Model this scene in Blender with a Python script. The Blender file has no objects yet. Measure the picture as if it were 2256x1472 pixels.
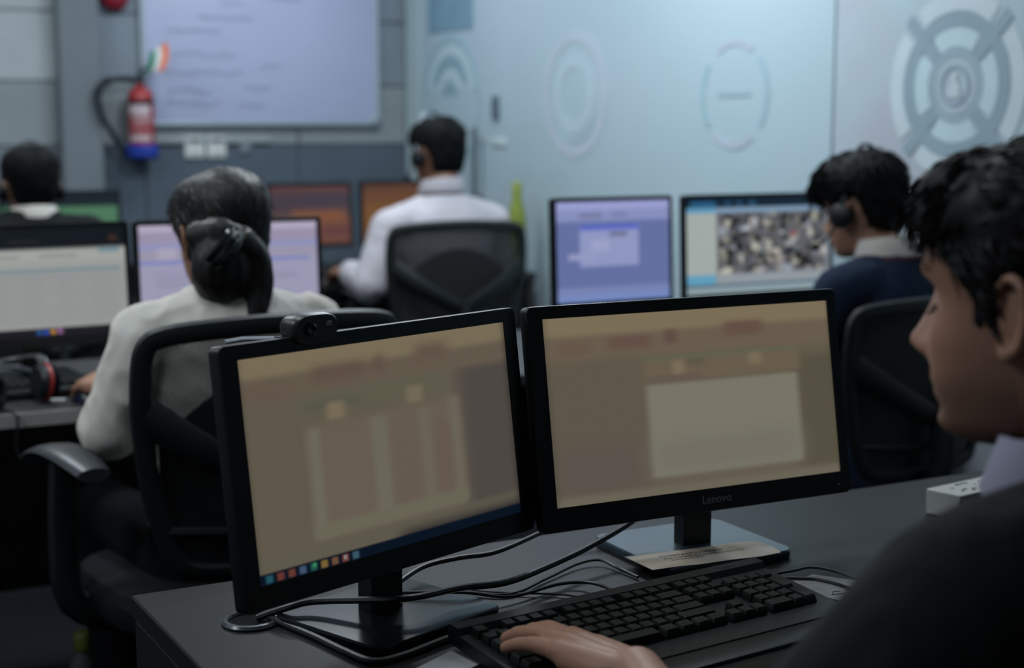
import bpy, bmesh, math, random
import numpy as np
from mathutils import Vector, Matrix, Euler, noise

random.seed(7); np.random.seed(7)
SC = bpy.context.scene
COL = SC.collection
PI = math.pi

# ------------------------------------------------------------------ camera
CAM_YAW, CAM_PITCH, F_PX = 0.497, 0.136, 3327.0
cam = bpy.data.cameras.new('camera'); cam_o = bpy.data.objects.new('camera', cam); COL.objects.link(cam_o)
cam.sensor_width = 36.0; cam.lens = F_PX / 2256 * 36.0
cam_o.location = (0, 0, 1.317)
cam_o.rotation_euler = (PI / 2 - CAM_PITCH, 0, -CAM_YAW)
cam.clip_start = 0.02
cam.dof.use_dof = True; cam.dof.focus_distance = 1.80; cam.dof.aperture_fstop = 3.4
SC.camera = cam_o

# ------------------------------------------------------------------ world, exposure
w = bpy.data.worlds.new('world'); SC.world = w; w.use_nodes = True
w.node_tree.nodes['Background'].inputs[0].default_value = (0.55, 0.72, 0.85, 1)
w.node_tree.nodes['Background'].inputs[1].default_value = 0.08
vs = SC.view_settings
vs.view_transform = 'Standard'; vs.look = 'None'; vs.gamma = 1.0; vs.exposure = 0.0; vs.use_curve_mapping = False

LAMPS = [  # x, y, watts : ceiling panels out of view, none over the front so it stays dim
    (2.15, 3.85, 40, 'above the desk by the glass'), (0.45, 3.85, 18, 'above the desk of the woman in white'), (2.15, 5.45, 15, 'above the far man in white shirt'),
    (0.45, 5.45, 14, 'above the far man in dark jacket'), (0.45, 2.05, 9, 'in front of the foreground desk'), (2.15, 2.05, 5, 'over the aisle beside the nearest glass pane'),
    (-1.25, 2.05, 24, 'added at left of the front desk for side light'), (-1.25, 3.85, 16, 'added left of the woman for side light'),  # left pair added to brighten cheek, sleeve and other left-facing surfaces
]
LAMP_COL = (0.85, 0.94, 1.0)
CEIL = 2.70

# ------------------------------------------------------------------ helpers: colour and materials
def s2l(c):
    c = np.asarray(c, float) / 255.0
    return np.where(c <= 0.04045, c / 12.92, ((c + 0.055) / 1.055) ** 2.4)

MATS = {}
def mat(name, rgb, rough=0.5, spec=0.5, metal=0.0, var=0.0, vscale=8.0, stretch=(1, 1, 1), bump=0.0, bscale=200.0,
        coat=0.0, sheen=0.0, rgb2=None, srgb=False):
    """Principled procedural material: rgb linear, optional noise variation towards rgb2 and noise bump."""
    if name in MATS: return MATS[name]
    m = bpy.data.materials.new(name); m.use_nodes = True
    nt = m.node_tree; b = nt.nodes['Principled BSDF']
    c = tuple(s2l(rgb)) if srgb else tuple(rgb)
    b.inputs['Base Color'].default_value = (*c, 1)
    b.inputs['Roughness'].default_value = rough
    b.inputs['Specular IOR Level'].default_value = spec
    b.inputs['Metallic'].default_value = metal
    if coat: b.inputs['Coat Weight'].default_value = coat
    if sheen: b.inputs['Sheen Weight'].default_value = sheen
    if var or rgb2 is not None or bump:
        tc = nt.nodes.new('ShaderNodeTexCoord'); mp = nt.nodes.new('ShaderNodeMapping')
        mp.inputs['Scale'].default_value = stretch
        nt.links.new(tc.outputs['Object'], mp.inputs['Vector'])
    if var or rgb2 is not None:
        n = nt.nodes.new('ShaderNodeTexNoise'); n.inputs['Scale'].default_value = vscale; n.inputs['Detail'].default_value = 4
        nt.links.new(mp.outputs[0], n.inputs['Vector'])
        r = nt.nodes.new('ShaderNodeValToRGB')
        c2 = (tuple(s2l(rgb2)) if srgb else tuple(rgb2)) if rgb2 is not None else tuple(min(1, x * (1 + var)) for x in c)
        c1 = c if rgb2 is not None else tuple(x * (1 - var) for x in c)
        r.color_ramp.elements[0].position = 0.35; r.color_ramp.elements[0].color = (*c1, 1)
        r.color_ramp.elements[1].position = 0.65; r.color_ramp.elements[1].color = (*c2, 1)
        nt.links.new(n.outputs['Fac'], r.inputs['Fac']); nt.links.new(r.outputs['Color'], b.inputs['Base Color'])
    if bump:
        n2 = nt.nodes.new('ShaderNodeTexNoise'); n2.inputs['Scale'].default_value = bscale
        nt.links.new(mp.outputs[0], n2.inputs['Vector'])
        bp = nt.nodes.new('ShaderNodeBump'); bp.inputs['Strength'].default_value = bump; bp.inputs['Distance'].default_value = 0.002
        nt.links.new(n2.outputs['Fac'], bp.inputs['Height']); nt.links.new(bp.outputs['Normal'], b.inputs['Normal'])
    MATS[name] = m
    return m

def attr_mat(name, emit=0.0, rough=0.5, spec=0.5):
    """colour comes from the 'Col' attribute (flat print, screens, skin tone zones and eye-socket shade)."""
    if name in MATS: return MATS[name]
    m = bpy.data.materials.new(name); m.use_nodes = True
    nt = m.node_tree; b = nt.nodes['Principled BSDF']
    a = nt.nodes.new('ShaderNodeAttribute'); a.attribute_name = 'Col'
    b.inputs['Roughness'].default_value = rough; b.inputs['Specular IOR Level'].default_value = spec
    if emit:
        b.inputs['Base Color'].default_value = (0.01, 0.01, 0.012, 1)
        nt.links.new(a.outputs['Color'], b.inputs['Emission Color']); b.inputs['Emission Strength'].default_value = emit
    else:
        nt.links.new(a.outputs['Color'], b.inputs['Base Color'])
    MATS[name] = m
    return m

def net_mat(name, rgb, scale=1300.0, hole=1.5):
    """woven office-chair mesh: crossed threads with real see-through holes."""
    if name in MATS: return MATS[name]
    m = bpy.data.materials.new(name); m.use_nodes = True
    nt = m.node_tree; b = nt.nodes['Principled BSDF']; out = nt.nodes['Material Output']
    b.inputs['Base Color'].default_value = (*rgb, 1); b.inputs['Roughness'].default_value = 0.7
    tc = nt.nodes.new('ShaderNodeTexCoord'); sp = nt.nodes.new('ShaderNodeSeparateXYZ'); nt.links.new(tc.outputs['Object'], sp.inputs[0])
    def mth(op, a, c=None):
        n = nt.nodes.new('ShaderNodeMath'); n.operation = op
        for i, q in enumerate((a, c)):
            if q is None: continue
            if isinstance(q, (int, float)): n.inputs[i].default_value = q
            else: nt.links.new(q, n.inputs[i])
        return n.outputs[0]
    p = mth('ADD', sp.outputs['X'], sp.outputs['Z']); q = mth('SUBTRACT', sp.outputs['X'], sp.outputs['Z'])
    s1 = mth('SINE', mth('MULTIPLY', p, scale)); s2 = mth('SINE', mth('MULTIPLY', q, scale))
    f = mth('GREATER_THAN', mth('MULTIPLY', mth('ADD', s1, 1.0), mth('ADD', s2, 1.0)), hole)
    tr = nt.nodes.new('ShaderNodeBsdfTransparent'); mx = nt.nodes.new('ShaderNodeMixShader')
    nt.links.new(f, mx.inputs[0]); nt.links.new(b.outputs[0], mx.inputs[1]); nt.links.new(tr.outputs[0], mx.inputs[2])
    nt.links.new(mx.outputs[0], out.inputs['Surface'])
    MATS[name] = m
    return m

# ------------------------------------------------------------------ helpers: meshes
class MB:
    def __init__(s): s.v = []; s.f = []
    def add(s, vs, fs, M=None):
        o = len(s.v)
        for p in vs:
            p = Vector(p)
            s.v.append(tuple(M @ p) if M is not None else tuple(p))
        for f in fs: s.f.append(tuple(i + o for i in f))
        return s
    def box(s, c, d, M=None):
        x, y, z = c; a, b, h = d[0] / 2, d[1] / 2, d[2] / 2
        vs = [(x + i * a, y + j * b, z + k * h) for k in (-1, 1) for j in (-1, 1) for i in (-1, 1)]
        return s.add(vs, [(0, 2, 3, 1), (4, 5, 7, 6), (0, 1, 5, 4), (2, 6, 7, 3), (0, 4, 6, 2), (1, 3, 7, 5)], M)
    def rbox(s, c, d, r=0.004, seg=2, M=None):
        bm = bmesh.new(); bmesh.ops.create_cube(bm, size=1.0)
        bmesh.ops.scale(bm, vec=d, verts=bm.verts)
        bmesh.ops.bevel(bm, geom=bm.edges[:], offset=min(r, min(d) * 0.49), segments=seg, profile=0.5, affect='EDGES')
        bm.verts.index_update()
        s.add([(v.co.x + c[0], v.co.y + c[1], v.co.z + c[2]) for v in bm.verts], [[v.index for v in f.verts] for f in bm.faces], M)
        bm.free(); return s
    def loft(s, rings, cap=True, closed=True, M=None):
        n = len(rings[0]); vs = [p for r in rings for p in r]; fs = []
        for i in range(len(rings) - 1):
            for j in range(n if closed else n - 1):
                k = (j + 1) % n
                fs.append((i * n + j, i * n + k, (i + 1) * n + k, (i + 1) * n + j))
        if cap and closed:
            fs.append(tuple(range(n - 1, -1, -1))); fs.append(tuple((len(rings) - 1) * n + j for j in range(n)))
        return s.add(vs, fs, M)
    def lathe(s, prof, n=24, M=None, cap=True):
        return s.loft([[(max(r, 1e-5) * math.cos(2 * PI * j / n), max(r, 1e-5) * math.sin(2 * PI * j / n), z) for j in range(n)] for r, z in prof], cap=cap, M=M)
    def tube(s, pts, r, n=8, smooth=0, closed=False, flat=None, M=None, up=None):
        P = [Vector(p) for p in pts]
        R = list(r) if hasattr(r, '__len__') else [r] * len(P)
        if smooth: P, R = catmull(P, R, smooth, closed)
        rings = []; prev = None
        for i, p in enumerate(P):
            a = P[i - 1] if (i or closed) else p; b = P[(i + 1) % len(P)] if (i < len(P) - 1 or closed) else p
            t = (b - a).normalized()
            if up is not None: nx = t.cross(Vector(up)).normalized()
            elif prev is None:
                h = Vector((0, 0, 1)) if abs(t.z) < 0.9 else Vector((1, 0, 0)); nx = t.cross(h).normalized()
            else: nx = (prev - t * prev.dot(t)).normalized()
            prev = nx; ny = t.cross(nx)
            fx, fy = (R[i], R[i]) if flat is None else (R[i] * flat[0], R[i] * flat[1])
            rings.append([p + nx * math.cos(2 * PI * j / n) * fx + ny * math.sin(2 * PI * j / n) * fy for j in range(n)])
        if closed: rings.append(rings[0]); return s.loft(rings, cap=False, M=M)
        return s.loft(rings, M=M)
    def capsule(s, a, b, ra, rb, n=14, M=None):
        a, b = Vector(a), Vector(b); t = (b - a); L = t.length; t = t / L if L > 1e-9 else Vector((0, 0, 1))
        h = Vector((0, 0, 1)) if abs(t.z) < 0.9 else Vector((1, 0, 0))
        nx = t.cross(h).normalized(); ny = t.cross(nx); rings = []
        K = 4
        for k in range(K + 1):
            u = -PI / 2 + (PI / 2) * k / K + (1e-3 if k == 0 else 0)
            rings.append((a + t * math.sin(u) * ra, ra * math.cos(u)))
        for k in range(K + 1):
            u = (PI / 2) * k / K - (1e-3 if k == K else 0)
            rings.append((b + t * math.sin(u) * rb, rb * math.cos(u)))
        return s.loft([[c + (nx * math.cos(2 * PI * j / n) + ny * math.sin(2 * PI * j / n)) * max(r, 1e-5) for j in range(n)] for c, r in rings], M=M)
    def ell(s, c, r, M=None, n=20, m=12):
        rings = []
        for k in range(m + 1):
            u = -PI / 2 + PI * k / m; q = max(math.cos(u), 1e-3)
            rings.append([(c[0] + r[0] * q * math.cos(2 * PI * j / n), c[1] + r[1] * q * math.sin(2 * PI * j / n), c[2] + r[2] * math.sin(u)) for j in range(n)])
        return s.loft(rings, M=M)
    def prism(s, out, h0, h1, axis='z', M=None):
        def P(p, h): return (p[0], p[1], h) if axis == 'z' else ((p[0], h, p[1]) if axis == 'y' else (h, p[0], p[1]))
        n = len(out); vs = [P(p, h0) for p in out] + [P(p, h1) for p in out]
        fs = [tuple(range(n - 1, -1, -1)), tuple(range(n, 2 * n))] + [(i, (i + 1) % n, n + (i + 1) % n, n + i) for i in range(n)]
        return s.add(vs, fs, M)
    def ring(s, r0, r1, a0, a1, h0, h1, n=40, M=None):
        """annular sector lying in local xy, thickness h0..h1"""
        rings = []
        for i in range(n + 1):
            a = a0 + (a1 - a0) * i / n; c, d = math.cos(a), math.sin(a)
            rings.append([(r0 * c, r0 * d, h0), (r1 * c, r1 * d, h0), (r1 * c, r1 * d, h1), (r0 * c, r0 * d, h1)])
        return s.loft(rings, M=M)
    def mesh(s, name):
        me = bpy.data.meshes.new(name); me.from_pydata(s.v, [], s.f); me.update()
        bm = bmesh.new(); bm.from_mesh(me); bmesh.ops.recalc_face_normals(bm, faces=bm.faces[:]); bm.to_mesh(me); bm.free()
        return me

def catmull(P, R, k, closed=False):
    n = len(P); oP = []; oR = []
    rng = range(n if closed else n - 1)
    for i in rng:
        g = (lambda j: j % n) if closed else (lambda j: min(max(j, 0), n - 1))
        p0, p1, p2, p3 = P[g(i - 1)], P[g(i)], P[g(i + 1)], P[g(i + 2)]
        for q in range(k):
            t = q / k
            oP.append(0.5 * ((2 * p1) + (p2 - p0) * t + (2 * p0 - 5 * p1 + 4 * p2 - p3) * t * t + (3 * p1 - p0 - 3 * p2 + p3) * t ** 3))
            oR.append(R[g(i)] * (1 - t) + R[g(i + 1)] * t)
    if not closed: oP.append(P[-1]); oR.append(R[-1])
    return oP, oR

def link_mesh(name, me, m=None, parent=None, smooth=True, ang=38):
    if smooth:
        me.polygons.foreach_set('use_smooth', [True] * len(me.polygons)); me.set_sharp_from_angle(angle=math.radians(ang))
    if m is not None and not me.materials: me.materials.append(m)
    o = bpy.data.objects.new(name, me); COL.objects.link(o)
    if parent is not None: o.parent = parent
    return o
def obj(name, mb, m, parent=None, smooth=True, ang=38): return link_mesh(name, mb.mesh(name), m, parent, smooth, ang)
def tag(o, label, cat, group=None):
    o['label'] = label; o['category'] = cat
    if group: o['group'] = group
    return o
def struct(o): o['kind'] = 'structure'; return o
def thing(name, label, cat, loc=(0, 0, 0), rz=0.0, group=None):
    o = bpy.data.objects.new(name, None); COL.objects.link(o); o.empty_display_size = 0.1
    o.location = loc; o.rotation_euler = (0, 0, rz); return tag(o, label, cat, group)
def copy_tree(o, parent=None):
    c = o.copy(); COL.objects.link(c); c.parent = parent
    for ch in o.children: copy_tree(ch, c)
    return c
def smoothed(mb, voxel, it=6, adapt=0.0):
    """union of overlapping closed shapes as ONE continuous surface"""
    me = mb.mesh('tmp'); o = bpy.data.objects.new('tmp', me); COL.objects.link(o)
    r = o.modifiers.new('r', 'REMESH'); r.mode = 'VOXEL'; r.voxel_size = voxel; r.adaptivity = adapt
    if it: s = o.modifiers.new('s', 'SMOOTH'); s.factor = 0.5; s.iterations = it
    dg = bpy.context.evaluated_depsgraph_get(); ev = o.evaluated_get(dg)
    out = bpy.data.meshes.new_from_object(ev)
    bpy.data.objects.remove(o); bpy.data.meshes.remove(me); out.materials.clear()
    return out
def displace(me, fn):
    n = len(me.vertices); co = np.empty(n * 3); me.vertices.foreach_get('co', co); co = co.reshape(-1, 3)
    no = np.array([v.normal[:] for v in me.vertices]); co2 = co + no * fn(co)[:, None]
    me.vertices.foreach_set('co', co2.ravel()); me.update()
def wrinkle(amp, sc, seed=0.0):
    def fn(co): return np.array([amp * (noise.noise(Vector((p[0] * sc[0] + seed, p[1] * sc[1], p[2] * sc[2]))) - 0.7 * abs(noise.noise(Vector((p[0] * sc[0] * 1.7, p[1] * sc[1] * 1.7 + seed, p[2] * sc[2] * 2.6 + 0.8 * p[0] * sc[0]))))) for p in co])
    return fn
def set_col(me, cols):
    a = me.color_attributes.new('Col', 'FLOAT_COLOR', 'POINT')
    a.data.foreach_set('color', np.concatenate([cols, np.ones((len(cols), 1))], 1).astype(np.float32).ravel())
def text_mesh(s, size, depth=0.0003, spacing=1.0):
    cu = bpy.data.curves.new('t', 'FONT'); cu.body = s; cu.size = size; cu.extrude = depth; cu.align_x = 'CENTER'; cu.align_y = 'CENTER'; cu.space_character = spacing; cu.resolution_u = 3
    o = bpy.data.objects.new('t', cu); COL.objects.link(o)
    me = bpy.data.meshes.new_from_object(o.evaluated_get(bpy.context.evaluated_depsgraph_get()))
    bpy.data.objects.remove(o); bpy.data.curves.remove(cu); me.materials.clear(); return me

# ------------------------------------------------------------------ materials
M_PLAST = mat('black_plastic', (0.0045, 0.007, 0.009), 0.42, 0.4, bump=0.06, bscale=900)
M_PLAST2 = mat('black_gloss_plastic', (0.006, 0.008, 0.010), 0.18, 0.5, var=0.1)
M_CHAIR = mat('chair_plastic', (0.007, 0.010, 0.012), 0.5, 0.35, bump=0.05, bscale=500)
M_FABRIC = mat('seat_fabric', (0.0045, 0.006, 0.008), 0.9, 0.15, var=0.2, vscale=300)
M_NET = net_mat('chair_net', (0.012, 0.013, 0.015))
M_NET2 = net_mat('chair_net_dense', (0.008, 0.009, 0.011), 1300.0, 2.9)
M_CABLE = mat('cable_rubber', (0.006, 0.008, 0.010), 0.45, 0.5, var=0.1)
M_DESK = mat('grey_laminate', (0.020, 0.0195, 0.0205), 0.40, 0.09, var=0.10, vscale=14, stretch=(1, 6, 1), bump=0.03, bscale=400)
M_DESK2 = mat('dark_laminate', (0.030, 0.029, 0.031), 0.42, 0.4, var=0.15, vscale=14, stretch=(1, 6, 1))
M_EDGE = mat('edge_band', (0.30, 0.29, 0.29), 0.35, 0.5, var=0.05)
M_FLOOR = mat('carpet', (0.004, 0.005, 0.007), 0.95, 0.1, var=0.25, vscale=120, bump=0.4, bscale=600)
M_CEIL = mat('ceiling_board', (0.55, 0.57, 0.58), 0.9, 0.1, var=0.04, vscale=40)
M_STEEL = mat('steel', (0.45, 0.47, 0.49), 0.3, 0.5, metal=1.0, var=0.05)
M_WHITEP = mat('white_plastic', (0.62, 0.64, 0.63), 0.4, 0.4, var=0.03)
M_HAIR = mat('black_hair', (0.003, 0.0035, 0.0045), 0.62, 0.09, rgb2=(0.006, 0.006, 0.007), vscale=60, stretch=(6, 1, 1))
M_HAIRW = mat('dark_brown_hair', (0.004, 0.0042, 0.005), 0.48, 0.35, rgb2=(0.013, 0.010, 0.009), vscale=14, stretch=(7, 1, 0.6))
M_SKIN = attr_mat('skin', 0.0, 0.5, 0.35)
M_SCREEN = attr_mat('lcd', 1.0, 0.35, 0.3)

# ================================================================== ROOM
XG, YB = 2.96, 6.50      # glass partition, back wall
XL, YF = -2.6, -1.2
floor = struct(obj('floor', MB().box(((XL + XG) / 2, (YF + YB) / 2, -0.05), (XG - XL + 0.4, YB - YF + 0.4, 0.1)), M_FLOOR, smooth=False))
ceil = struct(obj('ceiling', MB().box(((XL + XG) / 2, (YF + YB) / 2, CEIL + 0.05), (XG - XL + 0.4, YB - YF + 0.4, 0.1)), M_CEIL, smooth=False))
M_W = {
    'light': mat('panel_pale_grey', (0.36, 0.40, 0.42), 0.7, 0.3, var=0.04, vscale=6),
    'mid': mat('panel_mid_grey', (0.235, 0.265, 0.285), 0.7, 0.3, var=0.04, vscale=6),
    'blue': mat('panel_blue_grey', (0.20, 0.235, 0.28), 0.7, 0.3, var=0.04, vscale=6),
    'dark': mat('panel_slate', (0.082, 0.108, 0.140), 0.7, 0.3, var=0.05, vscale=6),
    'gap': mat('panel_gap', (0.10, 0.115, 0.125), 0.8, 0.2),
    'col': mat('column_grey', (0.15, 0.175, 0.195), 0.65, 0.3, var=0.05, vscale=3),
}
wall_back = struct(obj('wall_back', MB().box(((XL + XG) / 2, YB + 0.09, CEIL / 2), (XG - XL + 0.2, 0.1, CEIL)), M_W['gap'], smooth=False))
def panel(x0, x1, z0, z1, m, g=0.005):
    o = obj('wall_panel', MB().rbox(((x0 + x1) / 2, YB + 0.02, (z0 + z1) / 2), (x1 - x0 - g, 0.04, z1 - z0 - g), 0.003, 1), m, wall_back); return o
ZS = [0.0, 0.62, 1.24, 1.507, 1.794, 2.10, 2.40, 2.70]
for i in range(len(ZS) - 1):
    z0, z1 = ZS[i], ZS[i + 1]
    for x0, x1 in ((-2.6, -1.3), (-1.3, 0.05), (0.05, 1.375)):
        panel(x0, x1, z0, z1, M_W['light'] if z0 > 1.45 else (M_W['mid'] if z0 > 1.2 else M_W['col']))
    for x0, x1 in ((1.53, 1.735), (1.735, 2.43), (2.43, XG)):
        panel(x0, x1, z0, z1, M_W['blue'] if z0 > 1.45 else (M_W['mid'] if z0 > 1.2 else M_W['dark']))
struct(obj('trim_1', MB().rbox((1.4525, YB - 0.03, CEIL / 2), (0.165, 0.10, CEIL - 0.002), 0.004, 1), M_W['col']))
wl = struct(obj('wall_left', MB().box((XL - 0.05, (YF + YB) / 2, CEIL / 2), (0.1, YB - YF + 0.2, CEIL)), M_W['mid'], smooth=False))
struct(obj('baseboard_back', MB().rbox(((1.54 + XG) / 2, YB - 0.012, 0.05), (XG - 1.54, 0.02, 0.1), 0.003, 1), M_W['gap']))

# glass partition on the right
M_GLASS = mat('frosted_glass', (0.385, 0.505, 0.555), 0.32, 0.5, rgb2=(0.405, 0.505, 0.57), vscale=1.3, coat=0.15)
M_GLASS2 = mat('frosted_glass_mauve_reflections', (0.40, 0.52, 0.57), 0.30, 0.5, rgb2=(0.40, 0.43, 0.49), vscale=2.3, coat=0.15)  # mauve noise paints blurred reflections into the pane colour
M_GLASSD = mat('frosted_glass_pale', (0.44, 0.56, 0.58), 0.34, 0.5, var=0.03, vscale=2)
wall_right = struct(obj('wall_right', MB().box((XG + 0.30, (YF + YB) / 2, CEIL / 2), (0.06, YB - YF, CEIL)), M_W['mid'], smooth=False))
PANES = [(6.33, 6.50, M_GLASSD), (5.645, 6.325, M_GLASS), (3.487, 5.64, M_GLASS), (1.30, 3.480, M_GLASS2), (-1.2, 1.295, M_GLASS)]
for y0, y1, m in PANES:
    obj('glass_pane', MB().rbox((XG + 0.006, (y0 + y1) / 2, CEIL / 2), (0.012, y1 - y0, CEIL - 0.01), 0.002, 1), m, wall_right)
# door furniture
t = thing('door_pull', 'dark vertical pull handle on the frosted glass door', 'handle', (XG, 5.706, 1.187))
mb = MB().tube([(-0.045, 0, -0.22), (-0.045, 0, 0.128)], 0.011, 12); obj('bar', mb, mat('handle_steel', (0.16, 0.19, 0.21), 0.35, 0.5, metal=0.6), t)
for zz in (-0.15, 0.08): obj('standoff', MB().tube([(-0.045, 0, zz), (0, 0, zz)], 0.008, 10), M_STEEL, t)
t = thing('door_lock_patch', 'small dark lock plate high on the frosted glass beside the door', 'lock', (XG, 5.587, 1.40))
obj('plate', MB().rbox((-0.008, 0, 0), (0.016, 0.045, 0.095), 0.004), mat('lock_grey', (0.10, 0.14, 0.17), 0.4, 0.4, var=0.05), t)
obj('keyhole', MB().tube([(-0.017, 0, 0.01), (-0.012, 0, 0.01)], 0.008, 12), M_PLAST, t)
t = thing('push_sign', 'small pale rectangular plate on glass beside the door handle', 'sign', (XG, 5.565, 1.257))
obj('plate', MB().rbox((-0.003, 0, 0), (0.005, 0.13, 0.035), 0.002), mat('pale_film', (0.50, 0.60, 0.62), 0.5), t)
t = thing('blue_film', 'blue rectangular film stuck at the top of the glass door', 'film', (XG, 6.02, 1.95))
obj('sheet', MB().rbox((-0.002, 0, 0), (0.004, 0.435, 0.435), 0.001, 1), mat('blue_film', (0.17, 0.30, 0.38), 0.4, 0.4, var=0.05), t)

# vinyl emblems on the glass (flat films, 1.5 mm thick)
def emblem(y, z, label, parts):
    t = thing('glass_emblem', label, 'emblem', (XG - 0.0005, y, z))
    R = Matrix.Rotation(-PI / 2, 4, 'Y') @ Matrix.Identity(4)
    for nm, r0, r1, a0, a1, col, lift in parts:
        # local xy -> world (-y, z): angle measured from the camera's right, counter-clockwise
        Mx = Matrix(((0, 0, -1, 0), (-1, 0, 0, 0), (0, 1, 0, 0), (0, 0, 0, 1)))
        mm = mat('film_%d_%d_%d' % tuple(int(c * 1000) for c in col), col, 0.45, 0.4, var=0.03)
        obj(nm, MB().ring(r0, r1, math.radians(a0), math.radians(a1), lift, lift + 0.0015, 48, M=Mx), mm, t)
    return t
TE = (0.23, 0.37, 0.43); MV = (0.41, 0.47, 0.55); GR = (0.25, 0.335, 0.39); LT = (0.45, 0.58, 0.63); TQ = (0.30, 0.455, 0.51); PK = (0.44, 0.51, 0.585)
emblem(6.025, 1.44, 'pale emblem of nested arcs on the frosted door', [
    ('arc', 0.245, 0.275, 5, 175, TQ, 0), ('arc', 0.19, 0.235, 10, 170, LT, 0), ('arc', 0.14, 0.19, 25, 155, TE, 0.0), ('arc', 0.09, 0.13, 20, 160, LT, 0), ('arc', 0.03, 0.075, 15, 165, TE, 0), ('ring', 0.275, 0.29, 175, 365, TQ, 0)])
emblem(4.965, 1.44, 'faint pinkish ring emblem on glass, second from the door', [
    ('ring', 0.195, 0.24, 0, 360, PK, 0), ('ring', 0.10, 0.15, 0, 360, (0.43, 0.545, 0.61), 0), ('arc', 0.16, 0.185, 200, 340, (0.37, 0.49, 0.56), 0)])
emblem(3.966, 1.424, 'broken ring emblem with a short grey bar across its middle', [
    ('arc', 0.152, 0.178, 55, 125, MV, 0), ('arc', 0.152, 0.178, 232, 308, MV, 0), ('arc', 0.158, 0.180, 145, 218, TQ, 0), ('arc', 0.155, 0.182, -38, 42, (0.33, 0.45, 0.53), 0),
    ('lettering', 0.0, 0.012, 0, 360, GR, 0)])
t = [o for o in COL.objects if o.name.startswith('glass_emblem')][-1]
obj('lettering', MB().rbox((-0.001, 0, 0.002), (0.0015, 0.17, 0.022), 0.0005, 1), mat('film_text', (0.33, 0.44, 0.51), 0.5), t)
parts = [('ring', 0.152, 0.192, 0, 360, GR, 0), ('ring', 0.078, 0.100, 0, 360, (0.29, 0.38, 0.44), 0), ('disc', 0.0, 0.076, 0, 360, (0.37, 0.45, 0.51), 0), ('ring', 0.044, 0.054, 0, 360, (0.27, 0.34, 0.41), 0.002)]
for k in range(4):
    a = 90 * k
    parts += [('segment', 0.101, 0.151, a - 33, a + 33, LT, 0), ('segment', 0.194, 0.245, a - 36, a + 36, (0.49, 0.575, 0.62), 0)]
emblem(2.997, 1.427, 'large wheel emblem with four spokes on the nearest glass pane', parts)
t = [o for o in COL.objects if o.name.startswith('glass_emblem')][-1]
for k in range(4):
    a = math.radians(45 + 90 * k)
    Mx = Matrix(((0, 0, -1, 0), (-1, 0, 0, 0), (0, 1, 0, 0), (0, 0, 0, 1))) @ Matrix.Rotation(a, 4, 'Z')
    obj('spoke', MB().box((0.175, 0, 0.001), (0.16, 0.036, 0.0016), M=Mx), mat('film_spoke', GR, 0.45, var=0.03), t)
Mx = Matrix(((0, 0, -1, 0), (-1, 0, 0, 0), (0, 1, 0, 0), (0, 0, 0, 1)))
obj('crest', MB().prism([(-0.022, -0.032), (0.022, -0.032), (0.02, -0.005), (0.008, 0.012), (0.009, 0.03), (-0.004, 0.036), (-0.012, 0.024), (-0.010, 0.008), (-0.02, -0.008)], 0.003, 0.0045, M=Mx), mat('film_crest', (0.47, 0.54, 0.58), 0.5), t)

# ceiling lights
M_DIFF = bpy.data.materials.new('led_diffuser'); M_DIFF.use_nodes = True
_b = M_DIFF.node_tree.nodes['Principled BSDF']; _b.inputs['Base Color'].default_value = (0.8, 0.8, 0.8, 1)
_b.inputs['Emission Color'].default_value = (*LAMP_COL, 1); _b.inputs['Emission Strength'].default_value = 1.5
for i, (x, y, wt, where) in enumerate(LAMPS):
    t = thing('ceiling_light', 'square recessed ceiling light ' + where, 'ceiling light', (x, y, CEIL), 0, 'lit ceiling panels')
    f = MB()
    for sx in (-1, 1): f.rbox((sx * 0.295, 0, -0.008), (0.02, 0.61, 0.016), 0.003, 1); f.rbox((0, sx * 0.295, -0.008), (0.57, 0.02, 0.016), 0.003, 1)
    obj('frame', f, M_WHITEP, t); obj('diffuser', MB().box((0, 0, -0.003), (0.57, 0.57, 0.004)), M_DIFF, t, smooth=False)
    ld = bpy.data.lights.new('lamp', 'AREA'); ld.shape = 'SQUARE'; ld.size = 0.55; ld.energy = wt; ld.color = LAMP_COL
    lo = bpy.data.objects.new('lamp', ld); COL.objects.link(lo); lo.parent = t; lo.location = (0, 0, -0.012)

# ================================================================== BACK WALL THINGS
# whiteboard
t = thing('whiteboard', 'large whiteboard with faint handwriting on the back wall', 'whiteboard', (2.27, YB - 0.001, 1.33))
M_WB = mat('whiteboard_enamel', (0.42, 0.46, 0.64), 0.30, 0.5, var=0.02, vscale=3)
obj('board', MB().rbox((0, -0.012, 0.46), (1.07, 0.02, 0.92), 0.03, 3), M_WB, t)
M_AL = mat('aluminium_trim', (0.26, 0.32, 0.35), 0.4, 0.5, metal=0.3, var=0.04)
fr = MB()
fr.tube([(-0.515, -0.016, 0.0), (0.515, -0.016, 0.0)], 0.012, 10); obj('frame_rail', fr, M_AL, t)
obj('frame_rail', MB().tube([(-0.515, -0.016, 0.925), (0.515, -0.016, 0.925)], 0.012, 10), M_AL, t)
for sx in (-1, 1): obj('frame_rail', MB().tube([(sx * 0.54, -0.016, 0.02), (sx * 0.54, -0.016, 0.905)], 0.012, 10), mat('pale_trim', (0.36, 0.42, 0.47), 0.4), t)
for sx in (-1, 1):
    obj('corner_cap', MB().ell((sx * 0.525, -0.016, 0.012), (0.028, 0.016, 0.028)), M_AL, t)
wr = MB(); rw = random.Random(4)
def scribble(x, z, wd, hgt):
    n = max(4, int(wd / 0.012)); pts = []
    for i in range(n + 1): pts.append((x + wd * i / n + rw.uniform(-0.003, 0.003), -0.0235, z + rw.uniform(-hgt / 2, hgt / 2)))
    for a, b in zip(pts[:-1], pts[1:]): wr.tube([a, b], 0.0022, 4)
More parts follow.
